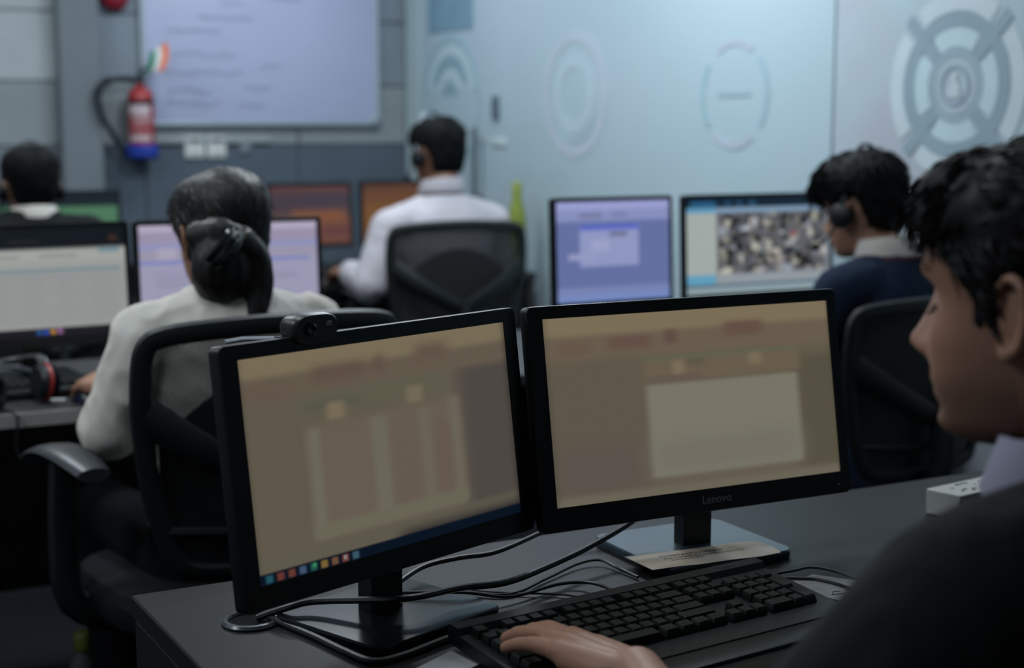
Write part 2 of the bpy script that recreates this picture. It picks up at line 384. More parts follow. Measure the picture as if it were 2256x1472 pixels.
for x, z, wd, hgt in [(-0.40, 0.86, 0.20, 0.02), (-0.36, 0.70, 0.30, 0.03), (-0.44, 0.62, 0.30, 0.02), (-0.20, 0.52, 0.10, 0.02), (-0.30, 0.46, 0.25, 0.02), (-0.44, 0.40, 0.24, 0.02), (-0.42, 0.30, 0.28, 0.02), (-0.02, 0.25, 0.09, 0.025), (-0.46, 0.22, 0.36, 0.02), (-0.10, 0.16, 0.13, 0.02), (-0.44, 0.14, 0.20, 0.03), (-0.45, 0.09, 0.25, 0.03), (-0.12, 0.08, 0.12, 0.02), (0.02, 0.55, 0.16, 0.02), (-0.12, 0.62, 0.08, 0.03), (-0.15, 0.64, 0.09, 0.03)]:
    scribble(x, z, wd, hgt)
hw = obj('handwriting', wr, mat('marker_ink', (0.20, 0.24, 0.36), 0.6, var=0.2), t); hw['kind'] = 'stuff'

# fire extinguisher
t = thing('fire_extinguisher', 'red fire extinguisher with white label and blue base on the wall', 'fire extinguisher', (1.697, YB - 0.085, 1.185))
M_RED = mat('extinguisher_red', (0.30, 0.012, 0.016), 0.32, 0.5, var=0.06)
obj('cylinder', MB().lathe([(0.0, 0.03), (0.050, 0.03), (0.053, 0.05), (0.053, 0.245), (0.049, 0.272), (0.036, 0.292), (0.018, 0.302), (0.016, 0.315), (0, 0.315)], 32), M_RED, t)
obj('base_skirt', MB().lathe([(0.0, 0.0), (0.060, 0.0), (0.070, 0.012), (0.070, 0.05), (0.062, 0.060), (0.0, 0.060)], 32), mat('skirt_blue', (0.010, 0.035, 0.28), 0.4, 0.5, var=0.08), t)
def wrap(mbx, r, z0, z1, a0, a1, n=20):
    rr = []
    for i in range(n + 1):
        a = math.radians(a0 + (a1 - a0) * i / n); c, d = math.cos(a), math.sin(a)
        rr.append([(r * c, r * d, z0), ((r + .0012) * c, (r + .0012) * d, z0), ((r + .0012) * c, (r + .0012) * d, z1), (r * c, r * d, z1)])
    return mbx.loft(rr)
obj('black_band', wrap(MB(), 0.0532, 0.228, 0.246, -190, 10), M_PLAST, t)
M_LAB = mat('label_print', (0.50, 0.42, 0.45), 0.5, var=0.15, vscale=60)
obj('label', wrap(MB(), 0.0534, 0.180, 0.226, -165, -65), M_LAB, t)
obj('label', wrap(MB(), 0.0534, 0.150, 0.172, -150, -60), mat('label_print2', (0.36, 0.12, 0.13), 0.5, rgb2=(0.5, 0.4, 0.42), vscale=90), t)
obj('label', wrap(MB(), 0.0534, 0.075, 0.100, -165, -60), M_LAB, t)
obj('label', wrap(MB(), 0.0534, 0.110, 0.140, -160, -60), mat('label_print3', (0.30, 0.03, 0.035), 0.5, rgb2=(0.38, 0.16, 0.17), vscale=80), t)
v = MB().lathe([(0, 0.312), (0.014, 0.312), (0.014, 0.345), (0.009, 0.352), (0, 0.352)], 16); obj('valve', v, mat('valve_dark', (0.03, 0.045, 0.05), 0.4, metal=0.5), t)
obj('lever', MB().tube([(0.0, 0, 0.352), (0.01, -0.03, 0.372), (0.02, -0.075, 0.382)], 0.006, 8, flat=(1.6, .6)), M_PLAST, t)
obj('carry_handle', MB().tube([(0.0, 0, 0.335), (0.01, -0.04, 0.345), (0.015, -0.075, 0.345)], 0.006, 8, flat=(1.6, .6)), M_PLAST, t)
obj('hose', MB().tube([(-0.012, 0, 0.330), (-0.06, -0.01, 0.336), (-0.12, -0.02, 0.328), (-0.168, -0.025, 0.300), (-0.185, -0.025, 0.255), (-0.172, -0.02, 0.19), (-0.14, -0.01, 0.13), (-0.10, 0, 0.07), (-0.085, 0, 0.045)], [.010, .012, .014, .014, .013, .013, .013, .014, .014], 10, smooth=6), mat('hose_rubber', (0.010, 0.018, 0.024), 0.5, var=0.1), t)
obj('nozzle', MB().tube([(-0.185, -0.025, 0.27), (-0.172, -0.025, 0.305), (-0.13, -0.022, 0.331)], 0.0155, 10, smooth=3), M_PLAST, t)
obj('wall_bracket', MB().rbox((0, 0.068, 0.20), (0.05, 0.03, 0.06), 0.004), M_STEEL, t)
# paper flag
t = thing('paper_flag', 'small orange, white and green flag above the fire extinguisher', 'flag', (1.745, YB - 0.15, 1.53))
def flag_strip(u0, u1):
    rings = []
    for i in range(13):
        s = i / 12
        def P(u):   # u across the flag: 0 green edge, 1 orange edge
            return Vector((-0.028 + 0.062 * u + 0.020 * math.sin(s * 2.2) * (0.4 + u) - 0.02 * (1 - s) * (1 - u), -0.012 * math.sin(3.2 * s + 2 * u), 0.012 + 0.118 * s * (0.72 + 0.28 * u) + 0.012 * u))
        a, b = P(u0), P(u1); d = Vector((0, 0.0008, 0)); rings.append([a - d, b - d, b + d, a + d])
    return MB().loft(rings)
obj('green_stripe', flag_strip(0, .33), mat('flag_green', (0.01, 0.17, 0.09), 0.8, var=.05), t)
obj('white_stripe', flag_strip(.33, .66), mat('flag_white', (0.55, 0.58, 0.58), 0.8, var=.05), t)
obj('orange_stripe', flag_strip(.66, 1), mat('flag_orange', (0.68, 0.16, 0.06), 0.8, var=.05), t)
obj('stick', MB().tube([(-0.045, 0.06, -0.005), (-0.02, 0.02, 0.005), (0.006, 0.0, 0.02)], 0.0025, 6), M_WHITEP, t)
# alarm
t = thing('fire_alarm_bell', 'round red alarm bell high on the back wall', 'alarm', (1.617, YB, 1.865))
Mx = Matrix.Rotation(PI / 2, 4, 'X')
obj('backplate', MB().lathe([(0, 0), (0.045, 0), (0.045, 0.02), (0, 0.02)], 24, M=Mx), M_WHITEP, t)
obj('gong', MB().lathe([(0, 0.05), (0.02, 0.05), (0.05, 0.042), (0.062, 0.028), (0.064, 0.016), (0, 0.016)], 32, M=Mx), mat('alarm_red', (0.20, 0.010, 0.022), 0.35, var=.05), t)
# switches
for x, wd, lab in ((1.947, 0.088, 'left white wall socket plate under the whiteboard'), (2.045, 0.086, 'right white wall socket plate under the whiteboard')):
    t = thing('wall_socket', lab, 'socket', (x, YB, 1.232), 0, 'white plates under the whiteboard')
    obj('plate', MB().rbox((0, -0.006, 0), (wd, 0.012, 0.095), 0.005), M_WHITEP, t)
    for zz in (-0.02, 0.02): obj('rocker', MB().rbox((0, -0.013, zz), (0.04, 0.006, 0.03), 0.003), mat('rocker_white', (0.55, 0.57, 0.56), 0.35), t)
t = thing('small_socket', 'small faint grey socket right of the white wall plates', 'socket', (2.178, YB, 1.229))
obj('plate', MB().rbox((0, -0.005, 0), (0.055, 0.01, 0.055), 0.005), mat('grey_plate', (0.17, 0.20, 0.23), 0.5), t)
obj('rocker', MB().rbox((0, -0.011, 0), (0.022, 0.004, 0.03), 0.002), mat('grey_rocker', (0.20, 0.23, 0.26), 0.5), t)
# white cable duct along the dado
tag(obj('cable_duct', MB().rbox((2.0, YB - 0.008, 1.262), (0.58, 0.016, 0.026), 0.003), mat('duct_grey', (0.30, 0.33, 0.35), 0.5, var=.04)), 'pale cable duct running along the wall beside the extinguisher', 'cable duct')

# ================================================================== DESKS
def desk(name, label, x0, x1, y0, y1, m, zt=0.75, th=0.028, edge=None, gables=(True, True), mody=None):
    t = thing(name, label, 'desk', (x0, y0, 0))
    obj('desktop', MB().rbox(((x1 - x0) / 2, (y1 - y0) / 2, zt - th / 2), (x1 - x0, y1 - y0, th), 0.0025, 1), m, t)
    for i, g in enumerate(gables):
        if g: obj('side_panel', MB().rbox((0.014 if i == 0 else x1 - x0 - 0.014, (y1 - y0) / 2, (zt - th) / 2), (0.025, y1 - y0 - 0.02, zt - th - 0.001), 0.002, 1), m, t)
    my = (y1 - y0) - 0.03 if mody is None else mody
    obj('modesty_panel', MB().rbox(((x1 - x0) / 2, my, 0.45), (x1 - x0 - 0.06, 0.018, 0.50), 0.002, 1), m, t)
    if edge: obj('edge_strip', MB().rbox(((x1 - x0) / 2, -0.001, zt - th / 2), (x1 - x0, 0.004, th + 0.001), 0.001, 1), edge, t)
    return t
desk('office_desk', 'grey laminate desk in the foreground carrying two monitors', 0.442, 2.30, 0.98, 1.793, M_DESK)
desk('office_desk', 'dark desk under the monitors of the woman in white', -0.55, 1.48, 3.08, 3.74, M_DESK2, edge=M_EDGE)
desk('office_desk', 'dark desk by the glass under the navy-sweater man’s monitors', 1.49, 2.90, 3.02, 3.70, M_DESK2)
desk('office_desk', 'dark far desk of the man in white shirt', 1.62, 2.92, 5.18, 6.02, M_DESK2)
desk('office_desk', 'dark far desk at left behind the green screen', 0.30, 1.60, 5.18, 6.02, M_DESK2)

# ================================================================== MONITORS
def sm(x): x = np.clip(x, 0, 1); return x * x * (3 - 2 * x)
def paint(n, m, base, rects):
    """rects: (u0,u1,v0,v1,rgb,soft,alpha); v measured from the top. returns (n*m,3) linear colours."""
    u = np.linspace(0, 1, n); v = np.linspace(0, 1, m); U, V = np.meshgrid(u, v)
    C = np.empty((m, n, 3)); C[:] = s2l(base)
    for r in rects:
        u0, u1, v0, v1, rgb, so = r[:6]; al = r[6] if len(r) > 6 else 1.0
        k = sm((U - u0) / so + 0.5) * sm((u1 - U) / so + 0.5) * sm((V - v0) / so + 0.5) * sm((v1 - V) / so + 0.5) * al
        C = C * (1 - k[..., None]) + s2l(rgb) * k[..., None]
    return C.reshape(-1, 3)
def monitor(label, c, wd, ht, yaw, tilt, bez, base_wd, base_dp, base_c, scr, res=(90, 54), neck_w=0.045, group=None, plinth=None, gain=1.0, deskz=0.75, brand=None, leds=()):
    """c centre of the outer frame, bez = (left, right, top, bottom)"""
    t = thing('monitor', label, 'monitor', (base_c[0], base_c[1], deskz), yaw, group)
    Minv = (Matrix.Translation((base_c[0], base_c[1], deskz)) @ Matrix.Rotation(yaw, 4, 'Z')).inverted()
    lc = Minv @ Vector(c)
    H = Matrix.Translation(lc) @ Matrix.Rotation(-tilt, 4, 'X')     # head frame: x right, z up, screen faces -y
    L, R, T, B = bez
    # bezel frame: four mitred bars as one ring plus back shell
    fr = MB(); d0, d1 = -0.0, 0.018
    def rr(w2, h2, r, k=5):
        o = []
        for cx, cz, a0 in ((w2 - r, h2 - r, 0), (-w2 + r, h2 - r, 90), (-w2 + r, -h2 + r, 180), (w2 - r, -h2 + r, 270)):
            for i in range(k + 1):
                a = math.radians(a0 + 90 * i / k); o.append((cx + r * math.cos(a), cz + r * math.sin(a)))
        return o
    out = rr(wd / 2, ht / 2, 0.008); n = len(out)
    sx0, sx1, sz0, sz1 = -wd / 2 + L, wd / 2 - R, -ht / 2 + B, ht / 2 - T
    inn = []
    for p in out: inn.append((min(max(p[0], sx0), sx1), min(max(p[1], sz0), sz1)))
    # rebuild inner as rectangle matching corners
    k = n // 4; cor = [(sx1, sz1), (sx0, sz1), (sx0, sz0), (sx1, sz0)]
    inn = [cor[i // k] for i in range(n)]
    ring0 = [(p[0] * 0.995, 0.0, p[1] * 0.995) for p in out]; ring1 = [(p[0], 0.002, p[1]) for p in out]
    ring2 = [(p[0], 0.016, p[1]) for p in out]; ring3 = [(p[0] * 0.9, 0.034, p[1] * 0.86) for p in out]
    ringi = [(p[0], 0.0, p[1]) for p in inn]; ringj = [(p[0], 0.003, p[1]) for p in inn]
    fr.loft([ringj, ringi, ring0, ring1, ring2, ring3], cap=True, M=H)
    hs = obj('housing', fr, M_PLAST, t, ang=50)
    # screen
    nx, nz = res; vs = []; fs = []
    for j in range(nz):
        for i in range(nx): vs.append((sx0 + (sx1 - sx0) * i / (nx - 1), 0.0022, sz1 + (sz0 - sz1) * j / (nz - 1)))
    for j in range(nz - 1):
        for i in range(nx - 1): a = j * nx + i; fs.append((a, a + nx, a + nx + 1, a + 1))
    me = bpy.data.meshes.new('screen'); me.from_pydata([tuple(H @ Vector(p)) for p in vs], [], fs); me.update()
    set_col(me, paint(nx, nz, scr[0], scr[1]) * gain); link_mesh('screen', me, M_SCREEN, t, False)
    # stand
    nb = H @ Vector((0, 0.03, -ht * 0.20)); ne = MB()
    ne.rbox((0, 0, 0), (neck_w * 2.2, 0.03, 0.12), 0.006, 2, M=H @ Matrix.Translation((0, 0.040, -ht * 0.22)))
    obj('stand_hub', ne, M_PLAST, t)
    ny = nb.y + 0.012
    nk = MB().loft([[(neck_w / 2 * a, ny + 0.011 * b, z) for a, b in ((-1, -1), (1, -1), (1, 1), (-1, 1))] for z in (0.010, nb.z)])
    obj('stand_neck', nk, M_PLAST, t, ang=30)
    o2 = rr(base_wd / 2, base_dp / 2, 0.018)
    bs = MB().loft([[(p[0] * 0.985, p[1] * 0.985, 0.0) for p in o2], [(p[0], p[1], 0.003) for p in o2], [(p[0], p[1], 0.010) for p in o2], [(p[0] * 0.985, p[1] * 0.985, 0.0125) for p in o2]])
    obj('stand_base', bs, plinth or M_PLAST2, t, ang=30)
    if brand:
        s, size, x, z, col = brand
        me = text_mesh(s, size); me.transform(H @ Matrix.Translation((x, -0.0004, z)) @ Matrix.Rotation(PI / 2, 4, 'X'))
        link_mesh('brand_lettering', me, mat('logo_' + s, col, 0.5), t, False)
    for x, z, r, col in leds:
        o = obj('button_mark', MB().tube([(x, 0.0008, z), (x, -0.0008, z)], r, 10, M=H), mat('led_%d' % int(col[0] * 1000), col, 0.4), t)
    return t, H

G1 = (96, 87, 74)
fl_rects = [
    (0.0, 0.62, 0.0, 1.0, (92, 86, 72), 0.5), (0.78, 1.05, 0.12, 0.95, (76, 70, 65), 0.12), (-.1, 1.1, -0.1, 0.105, (118, 106, 84), 0.07), (-.1, 1.1, 0.10, 0.20, (97, 86, 72), 0.06),
    (0.02, 0.16, 0.13, 0.21, (96, 82, 70), 0.08), (0.24, 0.43, 0.08, 0.16, (93, 77, 66), 0.08), (0.46, 0.50, 0.07, 0.15, (92, 76, 66), 0.06), (0.62, 0.75, 0.05, 0.13, (95, 80, 68), 0.08),
    (0.20, 0.74, 0.20, 0.30, (92, 88, 72), 0.05), (0.20, 0.40, 0.235, 0.28, (84, 84, 70), 0.04), (0.28, 0.34, 0.255, 0.335, (118, 106, 86), 0.04), (0.575, 0.635, 0.245, 0.325, (114, 104, 84), 0.04),
    (0.20, 0.76, 0.34, 0.88, (100, 89, 76), 0.05), (0.205, 0.245, 0.36, 0.86, (106, 103, 89), 0.05), (0.425, 0.49, 0.36, 0.86, (105, 101, 88), 0.05), (0.61, 0.66, 0.36, 0.86, (103, 97, 84), 0.05), (0.735, 0.78, 0.33, 0.86, (104, 99, 85), 0.05),
    (0.26, 0.41, 0.40, 0.84, (101, 90, 77), 0.06), (0.505, 0.60, 0.40, 0.84, (100, 88, 77), 0.06), (0.67, 0.73, 0.45, 0.78, (99, 86, 75), 0.06), (0.20, 0.78, 0.80, 0.87, (104, 100, 84), 0.04),
    (-.1, 1.1, 0.885, 0.95, (92, 87, 74), 0.05), (-.1, -0.0, -.1, 1.1, (60, 56, 48), 0.05), (0.995, 1.1, -.1, 1.1, (50, 46, 42), 0.05),
    (0.50, 1.2, 0.935, 1.2, (22, 19, 32), 0.10), (-.1, 1.1, 0.952, 1.1, (5, 16, 30), 0.006)]
ic = [(34, 78, 92), (98, 50, 44), (98, 54, 46), (62, 80, 106), (32, 76, 74), (116, 94, 48), (100, 72, 54), (106, 54, 50), (54, 84, 98)]
for i, c in enumerate(ic): fl_rects.append((0.022 + i * 0.037, 0.022 + i * 0.037 + 0.022, 0.962, 0.995, c, 0.012))
fl_rects.append((0.022 + 7 * 0.037 + .006, 0.022 + 7 * 0.037 + 0.016, 0.966, 0.985, (130, 130, 126), 0.01)); fl_rects.append((0.022 + 4 * 0.037 + .008, 0.022 + 4 * 0.037 + 0.02, 0.962, 0.98, (50, 130, 80), 0.01))
fr_rects = [
    (-.1, 1.1, -0.1, 0.12, (122, 109, 86), 0.06), (-.1, 1.1, 0.105, 0.24, (103, 91, 76), 0.06), (0.0, 0.33, 0.24, 1.0, (93, 85, 72), 0.1), (0.0, 0.3, 0.7, 0.95, (90, 82, 75), 0.2), (0.86, 1.1, 0.3, 0.95, (84, 79, 64), 0.08),
    (0.04, 0.15, 0.135, 0.20, (100, 84, 72), 0.05), (0.21, 0.35, 0.12, 0.19, (98, 78, 68), 0.05), (0.40, 0.44, 0.10, 0.18, (94, 74, 66), 0.04), (0.61, 0.75, 0.08, 0.16, (98, 78, 68), 0.05),
    (0.32, 0.88, 0.245, 0.275, (94, 94, 78), 0.03), (0.32, 0.88, 0.27, 0.38, (103, 91, 74), 0.04), (0.42, 0.46, 0.275, 0.37, (120, 108, 88), 0.04), (0.47, 0.53, 0.27, 0.31, (90, 84, 70), 0.04), (0.69, 0.74, 0.265, 0.33, (118, 106, 84), 0.04), (0.33, 0.52, 0.35, 0.39, (98, 85, 74), 0.03),
    (0.325, 0.865, 0.40, 0.905, (119, 116, 102), 0.035), (0.33, 0.86, 0.70, 0.895, (110, 106, 98), 0.15, 0.7), (-.1, 1.1, 0.955, 1.1, (104, 98, 84), 0.05), (-.1, -0.0, -.1, 1.1, (60, 58, 52), 0.06), (1.0, 1.1, -.1, 1.1, (70, 66, 54), 0.03)]
LW, LH = 0.456, 0.278
mL, HL = monitor('left foreground monitor with webcam on top and blurred beige screen', (0.679, 1.534, 0.959), LW, LH, 0.352, 0.127, (0.0235, 0.0215, 0.0165, 0.0255), 0.2025, 0.182, (0.682, 1.558), (G1, fl_rects), (300, 190), 0.05,
                 brand=('acer', 0.010, 0.012, -LH / 2 + 0.012, (0.02, 0.02, 0.02)))
RW, RH = 0.485, 0.282
mR, HR = monitor('right foreground monitor with maker lettering under a beige screen', (1.14, 1.593, 0.958), RW, RH, -0.016, 0.173, (0.0225, 0.0155, 0.0165, 0.030), 0.205, 0.187, (1.158, 1.626), ((96, 88, 73), fr_rects), (220, 130), 0.045,
                 plinth=mat('base_blue_grey', (0.030, 0.050, 0.065), 0.28, 0.5, var=0.15, vscale=12), brand=('Lenovo', 0.0155, 0.018, -RH / 2 + 0.0155, (0.30, 0.31, 0.31)),
                 leds=[(RW / 2 - 0.021, -RH / 2 + 0.013, 0.0011, (0.5, 0.52, 0.52))] + [(RW / 2 - 0.10 + 0.019 * i, -RH / 2 + 0.012, 0.0014, (0.010, 0.014, 0.015)) for i in range(4)])

BZ = (0.012, 0.012, 0.012, 0.022)
wl_rects = [(-.1, 1.1, -.1, 0.20, (8, 16, 22), 0.02), (-.1, 1.1, 0.19, 1.1, (150, 152, 150), 0.02), (-.1, 1.1, 0.20, 0.30, (158, 160, 156), 0.04), (0.55, 0.75, 0.245, 0.265, (120, 124, 122), 0.03), (0.3, 0.45, 0.25, 0.27, (125, 128, 126), 0.03), (0.86, 0.97, 0.20, 0.235, (96, 132, 146), 0.03),
            (-.1, 0.97, 0.375, 0.40, (96, 126, 138), 0.02), (-.1, 1.1, 0.40, 0.90, (144, 146, 145), 0.05), (-.1, 1.1, 0.915, 1.1, (14, 12, 22), 0.015),
            (0.52, 0.54, 0.935, 0.975, (30, 90, 150), 0.02), (0.555, 0.575, 0.935, 0.975, (40, 80, 190), 0.02), (0.59, 0.612, 0.93, 0.97, (190, 140, 60), 0.02), (0.625, 0.648, 0.925, 0.97, (150, 100, 150), 0.02), (0.40, 0.55, 0.10, 0.13, (30, 30, 36), 0.03), (0.92, 0.96, 0.08, 0.13, (60, 40, 30), 0.03)]
for j in range(9): wl_rects.append((0.05, 0.95, 0.45 + j * 0.05, 0.455 + j * 0.05, (136, 138, 138), 0.012)); 
for j in range(5): wl_rects.append((0.1 + j * .18, 0.2 + j * .18, 0.42, 0.85, (138, 142, 142), 0.05, .6))
monitor('monitor with a white table on screen, left of the woman', (0.655, 3.46, 0.966), 0.458, 0.278, 0.05, 0.08, BZ, 0.20, 0.17, (0.655, 3.49), ((150, 152, 150), wl_rects), group=None, brand=('acer', 0.010, 0.02, -0.127, (0.06, 0.055, 0.05)))
wr_rects = [(-.1, 1.1, -.1, 0.07, (172, 164, 186), 0.03), (-.1, 1.1, 0.07, 0.18, (150, 142, 166), 0.03), (-.1, 1.1, 0.18, 0.24, (140, 142, 182), 0.03), (-.1, 1.1, 0.24, 0.34, (150, 146, 168), 0.03), (0.10, 0.20, 0.22, 0.33, (166, 160, 182), 0.04), (-.1, 0.95, 0.345, 0.375, (104, 120, 188), 0.015), (-.1, 1.1, 0.38, 1.1, (152, 150, 176), 0.04),
            (0.08, 0.26, 0.45, 0.62, (146, 144, 170), 0.04), (0.72, 0.88, 0.5, 0.55, (142, 140, 166), 0.04), (0.08, 0.26, 0.68, 0.8, (144, 142, 168), 0.04), (-.1, 1.1, 0.94, 1.1, (140, 138, 170), 0.03)]
monitor('monitor with a lilac page on screen, half hidden by the woman', (1.117, 3.455, 0.966), 0.456, 0.276, -0.03, 0.06, BZ, 0.20, 0.17, (1.117, 3.485), ((152, 150, 176), wr_rects))
rl_rects = [(-.1, 1.1, -.1, 0.09, (150, 156, 204), 0.03), (-.1, 1.1, 0.09, 0.20, (134, 142, 188), 0.04), (0.2, 0.4, 0.12, 0.16, (108, 114, 150), 0.04), (0.48, 0.62, 0.12, 0.15, (110, 116, 156), 0.04), (-.1, 1.1, 0.20, 0.86, (98, 110, 158), 0.06), (0.20, 0.72, 0.25, 0.65, (142, 150, 192), 0.03), (0.20, 0.72, 0.235, 0.285, (84, 98, 190), 0.025), (0.46, 0.62, 0.31, 0.35, (96, 102, 130), 0.03), (0.30, 0.46, 0.38, 0.50, (154, 160, 198), 0.03), (0.10, 0.35, 0.52, 0.58, (148, 154, 194), 0.03), (-.1, 1.1, 0.86, 0.93, (118, 130, 176), 0.04), (-.1, 1.1, 0.93, 1.1, (116, 136, 190), 0.03)]
BZ2 = (0.014, 0.011, 0.012, 0.02)
monitor('squarish monitor with a blue desktop window, beside the glass', (2.122, 3.35, 0.992), 0.374, 0.292, 0.0, 0.05, BZ2, 0.20, 0.17, (2.122, 3.38), ((110, 122, 168), rl_rects))
rng = random.Random(11)
rr_rects = [(-.1, 1.1, -.1, 0.10, (10, 28, 44), 0.02), (0.03, 0.20, 0.03, 0.09, (36, 88, 124), 0.03), (0.26, 0.30, 0.03, 0.09, (30, 70, 100), 0.03), (0.34, 0.38, 0.03, 0.09, (30, 70, 100), 0.03), (0.43, 0.47, 0.03, 0.09, (36, 80, 110), 0.03),
            (-.1, 1.1, 0.10, 0.16, (122, 150, 176), 0.03), (0.0, 0.2, 0.10, 0.15, (88, 150, 184), 0.03), (0.0, 0.21, 0.15, 0.82, (160, 168, 164), 0.02), (0.0, 0.2, 0.80, 0.90, (92, 156, 186), 0.03), (0.2, 0.985, 0.78, 0.9, (142, 150, 156), 0.03), (0.205, 0.975, 0.15, 0.80, (92, 92, 98), 0.02)]
for k in range(170):
    u0 = rng.uniform(0.21, 0.95); v0 = rng.uniform(0.15, 0.76); g = rng.choice([28, 36, 60, 84, 120, 150, 172]); tint = rng.choice([(0, 0, 0), (6, 2, -6), (-6, 0, 10), (4, 6, -8)])
    rr_rects.append((u0, min(0.975, u0 + rng.uniform(0.015, 0.06)), v0, min(0.8, v0 + rng.uniform(0.03, 0.10)), tuple(max(0, g + t) for t in tint), 0.02))
rr_rects += [(0.72, 0.76, 0.37, 0.42, (120, 40, 60), 0.02), (-.1, 1.1, 0.905, 0.93, (60, 90, 110), 0.02), (-.1, 1.1, 0.93, 1.1, (138, 156, 162), 0.02)]
monitor('wide monitor showing a grey collage of photos, near the glass', (2.585, 3.33, 0.992), 0.508, 0.292, -0.02, 0.05, BZ, 0.20, 0.17, (2.585, 3.36), ((120, 130, 140), rr_rects), (140, 84))
oa_rects = [(-.1, 1.1, -.1, 0.12, (96, 62, 62), 0.05), (-.1, 1.1, 0.12, 0.5, (70, 58, 70), 0.10), (0.25, 0.95, 0.42, 0.8, (136, 84, 52), 0.18), (0.5, 1.1, 0.62, 1.1, (114, 72, 58), 0.15), (0.0, 0.2, 0.4, 1.0, (88, 64, 62), 0.15), (0.65, 1.0, 0.72, 0.85, (104, 60, 60), 0.1)]
monitor('far monitor with a dusky orange picture, left of its pair', (2.215, 5.80, 0.962), 0.37, 0.268, 0.0, 0.05, (0.014, 0.014, 0.016, 0.018), 0.18, 0.16, (2.215, 5.83), ((96, 66, 62), oa_rects), gain=0.75)
ob_rects = [(-.1, 1.1, -.1, 0.15, (98, 62, 40), 0.05), (-.1, 1.1, 0.15, 0.35, (112, 72, 42), 0.1), (-.1, 0.8, 0.35, 1.1, (126, 84, 40), 0.2), (0.5, 1.1, 0.3, 1.1, (104, 66, 44), 0.2)]
monitor('far monitor with an amber screen behind the man in white', (2.618, 5.80, 0.964), 0.37, 0.270, 0.0, 0.05, (0.014, 0.014, 0.016, 0.018), 0.18, 0.16, (2.618, 5.83), ((118, 76, 40), ob_rects), gain=0.72)
gr_rects = [(-.1, 1.1, -.1, 0.20, (6, 22, 28), 0.04), (-.1, 1.1, 0.22, 1.1, (70, 112, 84), 0.04), (0.3, 0.8, 0.55, 0.7, (96, 136, 104), 0.15)]
monitor('far monitor with a green screen beside the dark-suited man', (1.20, 5.70, 0.952), 0.44, 0.268, 0.0, 0.05, BZ, 0.18, 0.16, (1.20, 5.73), ((70, 112, 84), gr_rects))

# webcam on the left monitor
wc = thing('webcam', 'small dark webcam clipped on the left foreground monitor', 'webcam', (0.574, 1.5335, 1.097), 0.352)
Mw = Matrix.Identity(4)
def stad(w2, h2, k=12):
    o = []
    for i in range(4 * k): 
        a = 2 * PI * i / (4 * k); c, s_ = math.cos(a), math.sin(a)
        o.append((w2 * math.copysign(abs(c) ** 0.62, c), h2 * math.copysign(abs(s_) ** 0.75, s_)))
    return o
ol = stad(0.0315, 0.0170)
M_WCAM = mat('webcam_shell', (0.020, 0.019, 0.019), 0.38, 0.5, var=.1)
obj('body', MB().loft([[(p[0] * k, y, p[1] * k + 0.006) for p in ol] for k, y in ((0.90, -0.024), (0.98, -0.021), (1.0, -0.015), (0.98, 0.0), (0.85, 0.006))]), M_WCAM, wc)
obj('lens', MB().lathe([(0, 0.0), (0.0072, 0.0), (0.0072, 0.003), (0.0055, 0.004), (0, 0.0025)], 20, M=Matrix.Translation((-0.010, -0.0235, 0.006)) @ Matrix.Rotation(PI / 2, 4, 'X')), mat('lens_black', (0.001, 0.0015, 0.002), 0.08, 0.6), wc)
obj('badge', MB().rbox((0.016, -0.0243, 0.0105), (0.009, 0.001, 0.005), 0.0005, 1), mat('badge_silver', (0.25, 0.24, 0.20), 0.35, metal=.5), wc)
obj('clip', MB().rbox((0.0, 0.002, -0.0085), (0.036, 0.034, 0.005), 0.002).rbox((0, 0.030, -0.022), (0.034, 0.005, 0.032), 0.002), M_PLAST, wc)
obj('clip_arm', MB().tube([(-0.032, 0.01, -0.0045), (-0.060, 0.03, -0.0040), (-0.078, 0.036, -0.006)], 0.005, 8, flat=(1.2, .5)), mat('clip_grey', (0.20, 0.22, 0.26), 0.4), wc)

# ================================================================== FOREGROUND DESK THINGS
# paper strip stuck on the right base
t = thing('paper_strip', 'torn cream paper strip with faded print on monitor base', 'paper', (1.139, 1.568, 0.7628), -0.105)
edge = [(-0.098, -0.038), (-0.06, -0.0365), (-0.03, -0.039), (0.02, -0.036), (0.06, -0.038), (0.095, -0.032), (0.100, -0.005), (0.094, 0.026), (0.07, 0.032), (0.03, 0.0285), (-0.02, 0.028), (-0.07, 0.029), (-0.104, 0.028)]
obj('sheet', MB().prism(edge, 0.0, 0.0006), mat('old_paper', (0.50, 0.40, 0.29), 0.8, 0.2, rgb2=(0.48, 0.44, 0.39), vscale=18), t)
pr = MB(); rp = random.Random(3)
for y, x0, x1, hh in ((0.010, -0.062, 0.03, 0.0042), (-0.001, -0.062, 0.055, 0.0022), (-0.010, -0.055, -0.01, 0.0018)):
    x = x0
    while x < x1:
        wd = rp.uniform(0.002, 0.006); pr.box((x + wd / 2, y + rp.uniform(-.0004, .0004), 0.0008), (wd, hh * rp.uniform(.5, 1), 0.0003)); x += wd + rp.uniform(0.0012, 0.003)
obj('faded_print', pr, mat('faded_ink', (0.20, 0.13, 0.09), 0.8, var=.3, vscale=200), t)

